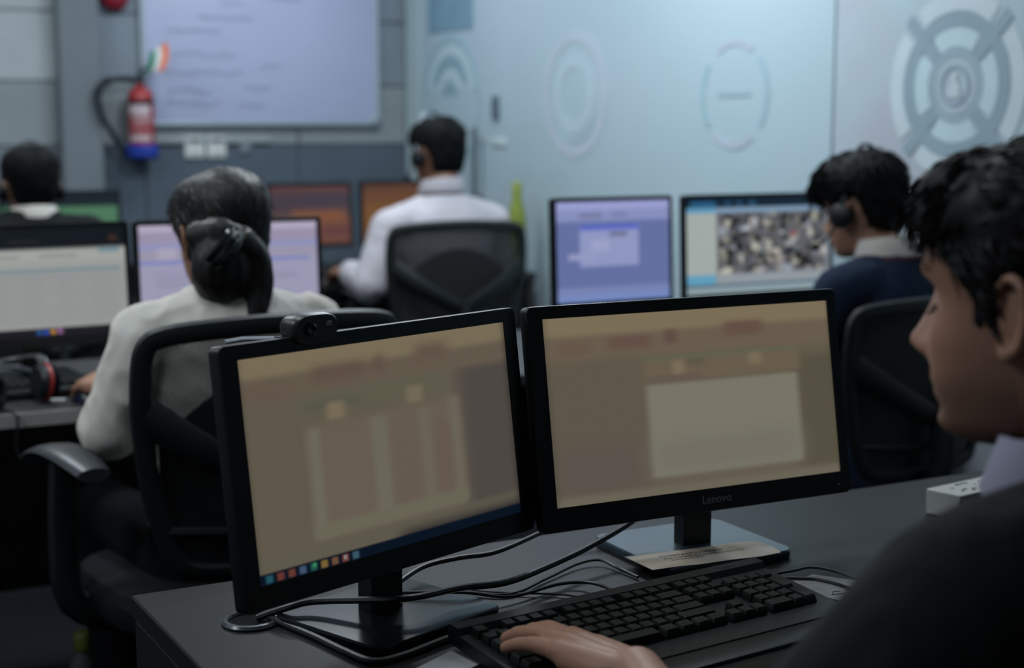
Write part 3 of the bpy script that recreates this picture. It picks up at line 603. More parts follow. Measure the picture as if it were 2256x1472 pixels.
# keyboard
kb = thing('keyboard', 'black full-size keyboard on the foreground desk under the hand', 'keyboard', (0.930, 1.368, 0.7505), math.radians(6.0))
KW, KD = 0.452, 0.172
tl = math.radians(5.0); KT = Matrix.Translation((0, 0, 0.012)) @ Matrix.Rotation(tl, 4, 'X')
M_KEY = mat('key_black', (0.004, 0.005, 0.0055), 0.5, 0.3, bump=.04, bscale=700)
bo = MB(); prof = [(-KD / 2, -0.004), (-KD / 2 + 0.004, 0.0035), (KD / 2 - 0.022, 0.0045), (KD / 2 - 0.018, 0.012), (KD / 2 - 0.002, 0.012), (KD / 2, 0.008), (KD / 2, -0.010), (-KD / 2, -0.010)]
bo.prism(prof, -KW / 2, KW / 2, axis='x', M=KT); obj('case', bo, M_PLAST, kb, ang=25)
obj('palm_edge', MB().rbox((0, -KD / 2 - 0.014, -0.003), (KW, 0.036, 0.012), 0.004, M=KT), M_PLAST, kb)
U = 0.0185
me_cache = {}
def keymesh(wu, hu=1):
    k = (wu, hu)
    if k not in me_cache:
        w0, d0 = U * wu - 0.0022, U * hu - 0.0022; b = MB()
        b.loft([[(a * w0 / 2 * s_, c * d0 / 2 * s_ + dy, z) for a, c in ((-1, -1), (1, -1), (1, 1), (-1, 1))] for s_, dy, z in ((1, 0, 0), (0.97, 0, 0.003), (0.82 if wu < 1.4 else 0.90, 0.0008, 0.0085), (0.74 if wu < 1.4 else 0.86, 0.0008, 0.0092))])
        me = b.mesh('key'); me.materials.append(M_KEY); me.polygons.foreach_set('use_smooth', [True] * len(me.polygons)); me.set_sharp_from_angle(angle=0.6); me_cache[k] = me
    return me_cache[k]
rows = []
x0 = -KW / 2 + 0.012; ytop = KD / 2 - 0.031
legends = []
def put(x, y, wu, hu=1, leg=''):
    o = bpy.data.objects.new('key', keymesh(wu, hu)); COL.objects.link(o); o.parent = kb
    o.matrix_local = KT @ Matrix.Translation((x + U * wu / 2, y - U * hu / 2 + U / 2, 0.0045))
    if leg: legends.append((leg, x + 0.0052, y + 0.0035))
MAIN = [[('Esc', 1), (None, 1)] + [('F%d' % i, 1) if i else (None, .5) for i in (1, 2, 3, 4, 0, 5, 6, 7, 8, 0, 9, 10, 11, 12)],
        [(c, 1) for c in '`1234567890-='] + [('Bk', 2)],
        [('Tab', 1.5)] + [(c, 1) for c in 'QWERTYUIOP[]'] + [('\\', 1.5)],
        [('Caps', 1.75)] + [(c, 1) for c in "ASDFGHJKL;'"] + [('Ent', 2.25)],
        [('Sh', 2.25)] + [(c, 1) for c in 'ZXCVBNM,./'] + [('Sh', 2.75)],
        [('Ctrl', 1.25), ('W', 1.25), ('Alt', 1.25), (' ', 6.25), ('Alt', 1.25), ('W', 1.25), ('M', 1.25), ('Ctrl', 1.25)]]
for r, row in enumerate(MAIN):
    y = ytop - r * U - (0.002 if r else 0); x = x0
    for leg, wu in row:
        if leg is not None: put(x, y, wu, 1, leg.strip())
        x += U * wu
xn = x0 + 15.3 * U
for r, row in enumerate((('Pr', 'Sc', 'Pa'), ('In', 'Hm', 'PU'), ('De', 'En', 'PD'), (None,) * 3, (None, 'Up', None), ('Lt', 'Dn', 'Rt'))):
    y = ytop - r * U - (0.002 if r else 0)
    for i, leg in enumerate(row):
        if leg: put(xn + i * U, y, 1, 1, leg)
xp = x0 + 18.6 * U
for r, row in enumerate(((('Nm', 1), ('/', 1), ('*', 1), ('-', 1)), (('7', 1), ('8', 1), ('9', 1)), (('4', 1), ('5', 1), ('6', 1)), (('1', 1), ('2', 1), ('3', 1)), (('0', 2), ('.', 1)))):
    y = ytop - (r + 1) * U - 0.002; x = xp
    for leg, wu in row: put(x, y, wu, 1, leg); x += U * wu
put(xp + 3 * U, ytop - 2 * U - 0.002, 1, 2, '+'); put(xp + 3 * U, ytop - 4 * U - 0.002, 1, 2, '')
lb = MB()
gl = {}
for s_, x, y in legends:
    if s_ not in gl:
        m_ = text_mesh(s_, 0.0058 if len(s_) == 1 else 0.004, 0.0001); gl[s_] = ([tuple(v.co) for v in m_.vertices], [tuple(p.vertices) for p in m_.polygons]); bpy.data.meshes.remove(m_)
    lb.add(gl[s_][0], gl[s_][1], KT @ Matrix.Translation((x + 0.002, y, 0.0045 + 0.0094)))
obj('key_legends', lb, mat('legend_grey', (0.07, 0.075, 0.07), 0.6), kb, False)['kind'] = 'stuff'
me = text_mesh('Lenovo', 0.009, 0.0001); me.transform(KT @ Matrix.Translation((KW / 2 - 0.055, KD / 2 - 0.010, 0.0125))); link_mesh('maker_lettering', me, mat('maker_grey', (0.035, 0.04, 0.04), 0.6), kb, False)

# grommet
t = thing('cable_grommet', 'dark round cable grommet in the corner of the desk', 'grommet', (0.537, 1.622, 0.7505), 0)
obj('rim', MB().lathe([(0.026, 0.0), (0.033, 0.0), (0.0335, 0.002), (0.031, 0.005), (0.027, 0.0055), (0.0255, 0.003)], 36, cap=False), mat('grommet_grey', (0.035, 0.042, 0.05), 0.3, 0.5), t)
obj('cup', MB().lathe([(0, 0.0003), (0.0258, 0.0003), (0.0258, 0.0022), (0.0, 0.0008)], 30), mat('grommet_hole', (0.0015, 0.002, 0.0025), 0.9, 0.1), t)

def cable(label, pts, r, k=8):
    o = obj('cable', MB().tube(pts, r, 8, smooth=k), M_CABLE); return tag(o, label, 'cable', None)
cable('thick black cable rising from left stand to behind the right monitor', [(0.66, 1.60, 0.757), (0.702, 1.605, 0.770), (0.766, 1.645, 0.778), (0.82, 1.654, 0.780), (0.873, 1.655, 0.780), (0.95, 1.686, 0.785), (1.038, 1.729, 0.792), (1.10, 1.76, 0.82)], 0.0034)
cable('thickest black cable looping from the grommet to the right monitor neck', [(0.545, 1.622, 0.755), (0.575, 1.598, 0.770), (0.608, 1.588, 0.775), (0.686, 1.520, 0.785), (0.761, 1.535, 0.782), (0.826, 1.540, 0.778), (0.897, 1.570, 0.778), (0.991, 1.615, 0.782), (1.085, 1.650, 0.800), (1.14, 1.672, 0.83)], 0.0042)
cable('thin black cable lying between the two monitor stands', [(0.70, 1.655, 0.7535), (0.787, 1.61, 0.754), (0.844, 1.565, 0.754), (0.913, 1.597, 0.754), (0.979, 1.629, 0.756), (1.013, 1.629, 0.757), (1.02, 1.60, 0.754), (1.022, 1.55, 0.7535)], 0.0021)
cable('thin keyboard cable curling along the desk behind the keys', [(0.70, 1.60, 0.768), (0.777, 1.555, 0.769), (0.835, 1.545, 0.758), (0.909, 1.562, 0.757), (0.943, 1.548, 0.759), (0.945, 1.50, 0.765), (0.935, 1.47, 0.765)], 0.0022)
cable('upper thin cable leaving the keyboard at right', [(1.178, 1.470, 0.757), (1.20, 1.462, 0.760), (1.223, 1.454, 0.763), (1.245, 1.427, 0.760), (1.255, 1.385, 0.755), (1.25, 1.32, 0.7535)], 0.002)
cable('lower thin cable leaving the keyboard at right', [(1.178, 1.462, 0.7535), (1.20, 1.448, 0.7535), (1.216, 1.434, 0.7535), (1.226, 1.395, 0.7535), (1.222, 1.34, 0.7535), (1.20, 1.30, 0.7535)], 0.002)
cable('fine grey wire from the left stand toward the keyboard', [(0.80, 1.615, 0.7535), (0.83, 1.585, 0.7535), (0.86, 1.562, 0.7535), (0.90, 1.536, 0.7535), (0.925, 1.50, 0.7535)], 0.0013)
cable('black cable along the front of the left monitor base', [(0.556, 1.613, 0.757), (0.566, 1.585, 0.7545), (0.580, 1.530, 0.7545), (0.592, 1.470, 0.7545), (0.606, 1.428, 0.7545), (0.640, 1.428, 0.7545), (0.70, 1.452, 0.7545), (0.735, 1.464, 0.7545)], 0.0040)

# papers, box
t = thing('white_card', 'white card sticking out from under the keyboard', 'card', (0.682, 1.395, 0.7505), 0.45)
obj('sheet', MB().prism([(-0.05, -0.03), (0.028, -0.03), (0.036, -0.012), (0.034, 0.014), (0.028, 0.02), (-0.05, 0.016)], 0, 0.0012), mat('card_white', (0.38, 0.38, 0.41), 0.6, var=.04), t)
t = thing('scribbled_paper', 'worn paper patch with ink scribbles right of the keyboard', 'paper', (1.225, 1.375, 0.7505), 0.3)
obj('sheet', MB().prism([(-0.035, 0.085), (0.03, 0.08), (0.05, 0.01), (0.045, -0.08), (-0.03, -0.085), (-0.04, 0.0)], 0, 0.0006), mat('patch_paper', (0.27, 0.275, 0.28), 0.75, rgb2=(0.20, 0.205, 0.21), vscale=60), t)
sc_ = MB(); rs = random.Random(8)
for k in range(16):
    x, y = rs.uniform(-0.02, 0.035), rs.uniform(-0.06, 0.02); pts = [(x, y, 0.0008)]
    for q in range(4): pts.append((pts[-1][0] + rs.uniform(-.012, .012), pts[-1][1] + rs.uniform(-.012, .012), 0.0008))
    sc_.tube(pts, 0.0006, 4)
obj('ink_scribble', sc_, mat('ink_dark', (0.03, 0.03, 0.035), 0.7), t)
t = thing('tissue_box', 'low pale cardboard box at the right of the front desk', 'box', (1.577, 1.624, 0.7505), 0.13)
bx = MB().rbox((0.085, -0.030, 0.019), (0.17, 0.06, 0.038), 0.0015, 1); obj('carton', bx, mat('carton_cream', (0.36, 0.36, 0.34), 0.7, var=.05, vscale=10), t)
pr = MB(); rp = random.Random(5)
for k in range(26): pr.box((rp.uniform(0.03, 0.16), rp.uniform(-0.050, -0.010), 0.0386), (rp.uniform(.003, .010), rp.uniform(.0015, .004), 0.0004))
obj('printed_marks', pr, mat('carton_ink', (0.10, 0.10, 0.10), 0.7, var=.2), t)

# ================================================================== BOTTLES
t = thing('lime_bottle', 'tall lime green water bottle on the far desk', 'bottle', (2.862, 5.235, 0.7505))
obj('body', MB().lathe([(0, 0), (0.035, 0), (0.037, 0.006), (0.037, 0.11), (0.035, 0.125), (0.037, 0.14), (0.037, 0.20), (0.031, 0.245), (0.020, 0.285), (0.018, 0.31), (0, 0.31)], 28), mat('lime_plastic', (0.22, 0.28, 0.045), 0.35, 0.5, var=.05), t)
obj('cap', MB().lathe([(0, 0.306), (0.020, 0.306), (0.020, 0.345), (0.017, 0.355), (0, 0.355)], 20), mat('lime_cap', (0.27, 0.33, 0.07), 0.4), t)
t = thing('water_bottle', 'clear water bottle with green cap standing on the floor', 'bottle', (0.674, 3.165, 0.001))
obj('body', MB().lathe([(0, 0), (0.030, 0), (0.033, 0.006), (0.033, 0.15), (0.030, 0.175), (0.016, 0.205), (0.014, 0.215), (0, 0.215)], 24), mat('bottle_clear', (0.05, 0.055, 0.05), 0.15, 0.5), t)
obj('cap', MB().lathe([(0, 0.212), (0.019, 0.212), (0.0195, 0.246), (0.017, 0.25), (0, 0.25)], 24), mat('cap_green', (0.06, 0.08, 0.010), 0.45, var=.05), t)
obj('label', MB().lathe([(0.0335, 0.07), (0.0338, 0.07), (0.0338, 0.13), (0.0335, 0.13)], 24, cap=False), mat('bottle_label', (0.10, 0.12, 0.10), 0.6, var=.2), t)

# ================================================================== CHAIRS
def make_chair(label):
    """local: sitter faces +y, backrest at y = -0.25, origin on the floor"""
    t = thing('office_chair', label, 'chair', group='black mesh office chairs')
    def by(x, z): return -0.25 - 0.10 * (z - 0.70) * (0.6 if z > .7 else .3) - 0.035 * (1 - (x / 0.24) ** 2)
    oc = [(0.232, 0.955), (0.20, 0.975), (0.10, 0.984), (0, 0.986), (-0.10, 0.984), (-0.20, 0.975), (-0.232, 0.955), (-0.240, 0.90), (-0.238, 0.82), (-0.222, 0.70), (-0.19, 0.60), (-0.150, 0.565), (0, 0.555), (0.150, 0.565), (0.19, 0.60), (0.222, 0.70), (0.238, 0.82), (0.240, 0.90)]
    P = [Vector((x, by(x, z), z)) for x, z in oc]
    obj('back_frame', MB().tube(P, 0.017, 8, smooth=4, closed=True, flat=(0.75, 1.05)), M_CHAIR, t)
    Q, _ = catmull(P, [1] * len(P), 4, True); c = Vector((0, by(0, .77), 0.77)); n = len(Q); vs = []; fs = []
    K = 8
    for k in range(K + 1):
        f = k / K
        for q in Q:
            x, z = q.x * f, c.z + (q.z - c.z) * f; vs.append((x, by(x, z), z))
    for k in range(K):
        for j in range(n): fs.append((k * n + j, k * n + (j + 1) % n, (k + 1) * n + (j + 1) % n, (k + 1) * n + j))
    me = bpy.data.meshes.new('back_net'); me.from_pydata(vs, [], fs); me.update(); link_mesh('back_net', me, M_NET, t)
    rgp = []
    for i in range(21):
        x = -0.205 + 0.41 * i / 20; zt = 0.905 - 0.115 * (abs(x) / 0.205) ** 2.0; zb = 0.60 + 0.05 * (abs(x) / 0.205) ** 3
        rgp.append([(x, by(x, z) + 0.014 + dy, z) for z, dy in ((zb, 0), ((zb + zt) / 2, 0), (zt, 0), (zt, 0.006), ((zb + zt) / 2, 0.006), (zb, 0.006))])
    obj('lumbar_panel', MB().loft(rgp), M_FABRIC, t)
    for sx in (-1, 1):
        obj('back_brace', MB().tube([(sx * 0.235, by(.235, .84) - .004, 0.845), (sx * 0.14, -0.305, 0.775), (sx * 0.02, -0.318, 0.705)], [0.030, 0.026, 0.024], 8, smooth=4, flat=(0.35, 1.1)), M_CHAIR, t)
    obj('spine', MB().tube([(0, -0.318, 0.72), (0, -0.33, 0.60), (0, -0.29, 0.47), (0, -0.15, 0.415), (0, 0, 0.41)], 0.026, 10, smooth=5, flat=(1.3, .6)), M_CHAIR, t)
    obj('lower_rail', MB().tube([(-0.20, -0.262, 0.64), (0, -0.292, 0.625), (0.20, -0.262, 0.64)], 0.010, 8, smooth=5), M_CHAIR, t)
    st = MB(); ol = []
    for i in range(32):
        a = 2 * PI * i / 32; cc, ss = math.cos(a), math.sin(a); ol.append((0.245 * math.copysign(abs(cc) ** .55, cc), 0.235 * math.copysign(abs(ss) ** .55, ss)))
    st.loft([[(x * k, y * k + 0.01, z) for x, y in ol] for k, z in ((0.90, 0.425), (0.98, 0.435), (1.0, 0.455), (0.99, 0.475), (0.93, 0.490), (0.6, 0.497))]); obj('seat', st, M_FABRIC, t)
    obj('seat_pan', MB().rbox((0, 0.01, 0.415), (0.40, 0.38, 0.025), 0.01), M_CHAIR, t)
    for sx in (-1, 1):
        pd = MB(); rg = []
        for i in range(11):
            u = i / 10; y = -0.12 + 0.34 * u; z = 0.722 + 0.016 * math.sin(u * PI) - 0.030 * u ** 3; wv = 0.030 + 0.014 * math.sin(u * PI)
            rg.append([(sx * 0.275 + wv * math.cos(2 * PI * j / 12), y, z + 0.012 * math.sin(2 * PI * j / 12)) for j in range(12)])
        arm = obj('armrest', pd.loft(rg), mat('armrest_pu', (0.030, 0.034, 0.040), 0.33, 0.5, var=.05), t)
        obj('arm_post', MB().tube([(sx * 0.275, 0.04, 0.715), (sx * 0.285, 0.03, 0.58), (sx * 0.275, 0.02, 0.46), (sx * 0.18, 0.02, 0.412)], 0.024, 8, smooth=4, flat=(0.6, 1.2)), M_CHAIR, arm)
    obj('gas_lift', MB().lathe([(0, 0.10), (0.030, 0.10), (0.030, 0.27), (0.018, 0.275), (0.018, 0.41), (0, 0.41)], 18), M_PLAST, t)
    for k in range(5):
        a = 2 * PI * k / 5 + 0.3; d = Vector((math.cos(a), math.sin(a), 0))
        obj('base_leg', MB().tube([d * 0.02 + Vector((0, 0, 0.125)), d * 0.17 + Vector((0, 0, 0.105)), d * 0.30 + Vector((0, 0, 0.075))], [0.026, 0.022, 0.016], 8), M_CHAIR, t)
        q = d * 0.30; s_ = d.cross(Vector((0, 0, 1)))
        obj('caster', MB().tube([q + s_ * 0.022 + Vector((0, 0, 0.029)), q - s_ * 0.022 + Vector((0, 0, 0.029))], 0.0275, 16), M_PLAST, t)
    return t
ch_w = make_chair('black mesh office chair under the woman in white'); ch_w.location = (0.842, 2.725, 0.0015); ch_w.rotation_euler.z = 0.10
def chair_at(label, x, y, rz, s=1.0):
    c = copy_tree(ch_w); c.location = (x, y, 0.0015); c.rotation_euler.z = rz; c['label'] = label; return c
c_ = chair_at('black mesh office chair of the far man in white shirt', 2.335, 4.90, -0.12)
for q in c_.children:
    if q.name.startswith('back_net'): q.material_slots[0].link = 'OBJECT'; q.material_slots[0].material = M_NET2
chair_at('black mesh office chair of the man in navy sweater', 2.47, 2.86, 0.10).scale = (1, 1, 0.93)
for o_ in list(COL.objects):
    if o_.name.startswith('back_net') and o_.parent and 'navy' in o_.parent['label']: o_.material_slots[0].link = 'OBJECT'; o_.material_slots[0].material = M_NET2
chair_at('black office chair of the far man in dark jacket at left', 0.93, 4.80, 0.0).scale = (1, 1, 0.93)
chair_at('black office chair of the foreground man in the black suit', 0.955, 0.66, 0.12).scale = (1, 1, 0.97)

# ================================================================== PEOPLE
ZK = [-0.112, -0.110, -0.104, -0.094, -0.080, -0.062, -0.045, -0.030, -0.010, 0.010, 0.030, 0.050, 0.070, 0.090, 0.106, 0.118, 0.1235, 0.125]
FK = [0.050, 0.068, 0.079, 0.086, 0.085, 0.0900, 0.0905, 0.0895, 0.0860, 0.0850, 0.0925, 0.0930, 0.0880, 0.0770, 0.0610, 0.0390, 0.0200, 0.004]
BK = [-0.020, -0.010, 0.005, 0.005, -0.010, -0.050, -0.070, -0.082, -0.092, -0.0985, -0.1025, -0.1030, -0.1000, -0.0910, -0.0760, -0.0520, -0.0280, -0.004]
WK = [0.012, 0.022, 0.034, 0.044, 0.0525, 0.060, 0.0645, 0.0680, 0.0705, 0.0720, 0.0740, 0.0745, 0.0720, 0.0660, 0.0555, 0.0380, 0.0200, 0.004]
NZ, NT = 110, 128
def smooth1(a, k=5):
    w_ = np.hanning(2 * k + 3)[1:-1]; w_ /= w_.sum(); p = np.concatenate([2 * a[0] - a[k:0:-1], a, 2 * a[-1] - a[-2:-k - 2:-1]]); return np.convolve(p, w_, 'valid')
_s = np.linspace(0, PI, NZ); zz = 0.0065 - 0.1185 * np.cos(_s)
Fz = smooth1(np.interp(zz, ZK, FK), 3); Bz = smooth1(np.interp(zz, ZK, BK), 3); Wz = smooth1(np.interp(zz, ZK, WK), 3)
th = np.linspace(-PI, PI, NT, endpoint=False)
def head_grid(nose=1.0):
    c, s = np.cos(th), np.sin(th); e = 2 / 2.25
    cx = np.sign(s) * np.abs(s) ** e; cy = np.sign(c) * np.abs(c) ** e
    X = Wz[:, None] * cx[None]; mid = np.maximum((Fz + Bz) / 2, -0.02)[:, None] * 0
    Yv = np.where(cy[None] > 0, Fz[:, None], -Bz[:, None]) * cy[None]
    Z = np.repeat(zz[:, None], NT, 1); ax = np.abs(X); fr = sm((c[None] - 0.1) / 0.4)
    G = lambda a, m, s_: np.exp(-((a - m) / s_) ** 2)
    # nose
    N = np.interp(Z, [-0.052, -0.045, -0.040, -0.033, -0.026, -0.010, 0.008, 0.022], [0, 0.006, 0.017, 0.0265, 0.0255, 0.016, 0.007, 0.0]) * nose
    sg = np.interp(Z, [-0.045, -0.030, -0.010, 0.02], [0.0125, 0.0120, 0.0085, 0.0075])
    d = N * np.exp(-(ax / sg) ** 2) + 0.006 * G(ax, 0.014, 0.006) * G(Z, -0.036, 0.007)
    d += -0.011 * G(ax, 0.033, 0.014) * G(Z, 0.009, 0.010) + 0.0065 * G(ax, 0.032, 0.012) * G(Z, 0.006, 0.0065)
    d += 0.0045 * G(ax, 0.028, 0.022) * G(Z, 0.028, 0.007)
    d += 0.0055 * G(ax, 0, 0.017) * G(Z, -0.0585, 0.0045) + 0.0060 * G(ax, 0, 0.016) * G(Z, -0.0715, 0.0050) - 0.003 * G(ax, 0, 0.02) * G(Z, -0.065, 0.002)
    d += -0.004 * G(ax, 0, 0.02) * G(Z, -0.082, 0.004) + 0.005 * G(ax, 0, 0.020) * G(Z, -0.097, 0.009)
    d += 0.003 * G(ax, 0.045, 0.018) * G(Z, -0.022, 0.014)
    Yv = Yv + d * fr
    Z = np.where(Z > 0.03, 0.03 + (Z - 0.03) * 0.90, Z)
    return np.stack([X, Yv, Z], -1)
def grid_normals(V):
    du = np.roll(V, -1, 1) - np.roll(V, 1, 1); dv = np.gradient(V, axis=0)
    n = np.cross(du, dv); n /= np.linalg.norm(n, axis=-1, keepdims=True) + 1e-12
    return np.where((n * (V - np.array([0, 0, 0.01]))).sum(-1, keepdims=True) < 0, -n, n)
def grid_faces(nz, nt, keep=None):
    fs = []
    for i in range(nz - 1):
        for j in range(nt):
            a, b, c_, d = i * nt + j, i * nt + (j + 1) % nt, (i + 1) * nt + (j + 1) % nt, (i + 1) * nt + j
            if keep is None or keep[a] or keep[b] or keep[c_] or keep[d]: fs.append((a, b, c_, d))
    return fs
HG = head_grid()
HN = grid_normals(HG)
def add_head(mb, Hm, sc=1.0, ears=True):
    V = HG.reshape(-1, 3) * sc
    fs = grid_faces(NZ, NT) + [tuple(range(NT - 1, -1, -1)), tuple((NZ - 1) * NT + j for j in range(NT))]
    mb.add(V.tolist(), fs, Hm)
    if ears:
        for sx in (-1, 1):
            E = Hm @ Matrix.Scale(sc, 4) @ Matrix.Translation((sx * 0.0715, -0.006, -0.004)) @ Matrix.Rotation(sx * 0.35, 4, 'Z') @ Matrix.Rotation(0.12, 4, 'X')
            mb.ell((sx * 0.003, -0.004, 0.0), (0.0065, 0.015, 0.026), M=E)
            hl = [(sx * 0.004, 0.012, 0.004), (sx * 0.010, 0.010, 0.022), (sx * 0.013, -0.004, 0.031), (sx * 0.014, -0.018, 0.022), (sx * 0.013, -0.020, 0.002), (sx * 0.009, -0.013, -0.018), (sx * 0.006, -0.002, -0.028)]
            mb.tube(hl, [0.0035, 0.004, 0.0045, 0.0045, 0.0042, 0.004, 0.0045], 8, smooth=4, M=E)
            mb.ell((sx * 0.006, 0.002, -0.027), (0.0045, 0.008, 0.0085), M=E)
            mb.ell((sx * 0.004, 0.010, -0.006), (0.0045, 0.0045, 0.008), M=E)
def hair_cap(thick, hairline, clump=0.003, seed=0.0, extra=None, sc=1.0):
    """shell over the scalp; returns (V,N,T) grids in head space; hairline(theta_deg)->z"""
    deg = np.abs(np.degrees(th)); zl = np.array([hairline(d) for d in deg])[None]; Z = HG[..., 2]
    wgt = sm((Z - zl) / 0.022 + 0.15)
    T = thick(deg[None] * np.ones_like(Z), Z)
    nz_ = np.array([[noise.noise(Vector((p[0] * 45 + seed, p[1] * 45, p[2] * 30))) + 0.6 * noise.noise(Vector((p[0] * 110, p[1] * 110 + seed, p[2] * 70))) for p in row] for row in HG.tolist()])
    T = (T + clump * nz_) * wgt - 0.004 * (1 - wgt)
    V = HG + HN * T[..., None]
    if extra is not None: V = extra(V, HG, deg[None] * np.ones_like(Z))
    return V * sc, HN, T
def hair_obj(name, cap, Hm, m, parent, strands=0, slen=(0.02, 0.04), rad=0.0011, flow=None, seed=1, lift=0.15, waves=0.0):
    V, N, T = cap; keep = (T > 0.0005).ravel()
    mb = MB(); mb.add(V.reshape(-1, 3).tolist(), grid_faces(NZ, NT, keep) + [tuple((NZ - 1) * NT + j for j in range(NT))], Hm)
    R = random.Random(seed); idx = np.nonzero((T > 0.004).ravel())[0]
    # area weighting: fewer samples near the pole
    wz = np.repeat(np.linalg.norm(HG[:, :, :2], axis=-1).mean(1)[:, None], NT, 1).ravel()[idx]; wz /= wz.sum()
    pick = np.random.RandomState(seed).choice(idx, strands, p=wz) if strands else []
    Vf = V.reshape(-1, 3); Nf = N.reshape(-1, 3)
    for i in pick:
        p = Vector(Vf[i]); n = Vector(Nf[i]); f = Vector(flow(p, n)) if flow else Vector((0, -1, 0.2))
        f = (f - n * f.dot(n)); f = f.normalized() if f.length > 1e-6 else Vector((0, 0, -1))
        f = (f + Vector((R.uniform(-.25, .25), R.uniform(-.25, .25), R.uniform(-.25, .25)))).normalized()
        L = R.uniform(*slen); side = f.cross(n); ph = R.uniform(0, 6.28); pts = []
        for k in range(5):
            u = k / 4; pts.append(p - n * (0.002 + 12.0 * (L * u) ** 2 * 0.5) + f * L * u + n * (lift * L * math.sin(u * 2.4)) + side * waves * math.sin(ph + u * 5) * L)
        mb.tube(pts, [rad, rad * 1.3, rad * 1.2, rad * 0.8, rad * 0.2], 3, M=Hm)
    return obj(name, mb, m, parent, ang=80)

SKIN_M = {}
def skin_colours(me, base, Hm=None, sc=1.0, stubble=0.0):
    co = np.array([v.co[:] for v in me.vertices]); C = np.repeat(np.array(base)[None], len(co), 0)
    if Hm is not None:
        inv = np.array(Hm.inverted()); q = (co @ inv[:3, :3].T + inv[:3, 3]) / sc; x, y, z = q.T; ax = np.abs(x)
        lip = np.exp(-((ax) / 0.020) ** 4) * np.exp(-((z + 0.065) / 0.010) ** 4) * (y > 0.07)
        C = C * (1 - 0.55 * lip[:, None]) + np.array(base) * np.array([0.95, 0.62, 0.62]) * 0.55 * lip[:, None]
        if stubble:
            st = np.exp(-((z + 0.085) / 0.035) ** 4) * (y > 0.0) * (1 - lip); C *= (1 - stubble * st[:, None] * np.array([1, .9, .8]))
        socket_shade = np.exp(-((ax - 0.032) / 0.014) ** 2 - ((z - 0.006) / 0.010) ** 2) * (y > 0.05); C *= (1 - 0.38 * socket_shade[:, None])  # shade under the brow painted into the skin colour
    set_col(me, C)

def add_hand(mb, wrist, f, up, thumb_side, curl=(0.35, 0.45, 0.3), s=1.0, spread=0.11):
    """f: finger direction, up: back of the hand, thumb_side +1 thumb to the right of f seen from above"""
    f = Vector(f).normalized(); up = Vector(up); up = (up - f * up.dot(f)).normalized(); rt = f.cross(up)
    wv = Vector(wrist)
    offs = (0.027, 0.009, -0.009, -0.026); kl = (0.088, 0.092, 0.087, 0.078)
    segs = ((0.042, 0.025, 0.020), (0.046, 0.029, 0.021), (0.042, 0.027, 0.020), (0.032, 0.020, 0.018))
    for i in range(4):
        o = offs[i] * thumb_side * s; kn = wv + f * kl[i] * s + rt * o + up * (0.004 if i in (1, 2) else 0)
        mb.capsule(wv + rt * o * 0.55 + f * 0.008 * s, kn, 0.0150 * s, 0.0108 * s, 12)
        mb.capsule(wv + rt * o * 0.75 + f * 0.02 * s - up * 0.004, kn - up * 0.005 - f * 0.012 * s, 0.0145 * s, 0.0105 * s, 12)
        p = kn; a = 0.0; d0 = (f + rt * thumb_side * (offs[i] / 0.027) * spread).normalized()
        for k, L in enumerate(segs[i]):
            a += curl[k] if not isinstance(curl[0], tuple) else curl[i][k]
            d = d0 * math.cos(a) - up * math.sin(a); q = p + d * L * s; r0 = (0.0095, 0.0085, 0.0077)[k] * s * (0.92 if i == 3 else 1); r1 = (0.0087, 0.0078, 0.0066)[k] * s * (0.92 if i == 3 else 1)
            mb.capsule(p, q, r0, r1, 12); p = q
    b = wv + rt * thumb_side * 0.016 * s + f * 0.012 * s; m1 = wv + rt * thumb_side * 0.043 * s + f * 0.046 * s - up * 0.010 * s
    m2 = m1 + (f * 0.75 + rt * thumb_side * 0.55 - up * 0.2).normalized() * 0.032 * s; m3 = m2 + (f * 0.95 + rt * thumb_side * 0.1 - up * 0.15).normalized() * 0.026 * s
    mb.capsule(b, m1, 0.0155 * s, 0.0120 * s, 12); mb.capsule(m1, m2, 0.0112 * s, 0.0098 * s, 12); mb.capsule(m2, m3, 0.0098 * s, 0.0076 * s, 12)

def torso_rings(sp, hip, sh, sy, wsc=1.0, off=0.0, n=28, top=True, lean=0.0, low=-0.10, depth=1.0):
    """hip z, shoulder z; y drifts from 0 to sy"""
    sec = [(hip + low, 0.155, 0.115, 0.0), (hip + 0.0, 0.170, 0.125, 0.0), (hip + 0.10, 0.160, 0.115, 0.15), (hip + (sh - hip) * 0.45, 0.145, 0.105, 0.4), (hip + (sh - hip) * 0.70, 0.158, 0.115, 0.7), (sh - 0.06, 0.168, 0.105, 0.95), (sh - 0.015, 0.138, 0.088, 1.0), (sh + 0.022, 0.092, 0.072, 1.0), (sh + 0.05, 0.066, 0.060, 1.0)]
    rg = []
    sec = [q for q in sec if q[0] >= hip + low - 1e-6]
    for z, a, b, k in sec:
        a = a * wsc + off; b = b * wsc * depth + off
        rg.append([(sp[0] * k + a * math.copysign(abs(math.cos(q)) ** .85, math.cos(q)), sy * k + b * math.sin(q), z) for q in (2 * PI * j / n for j in range(n))])
    return rg

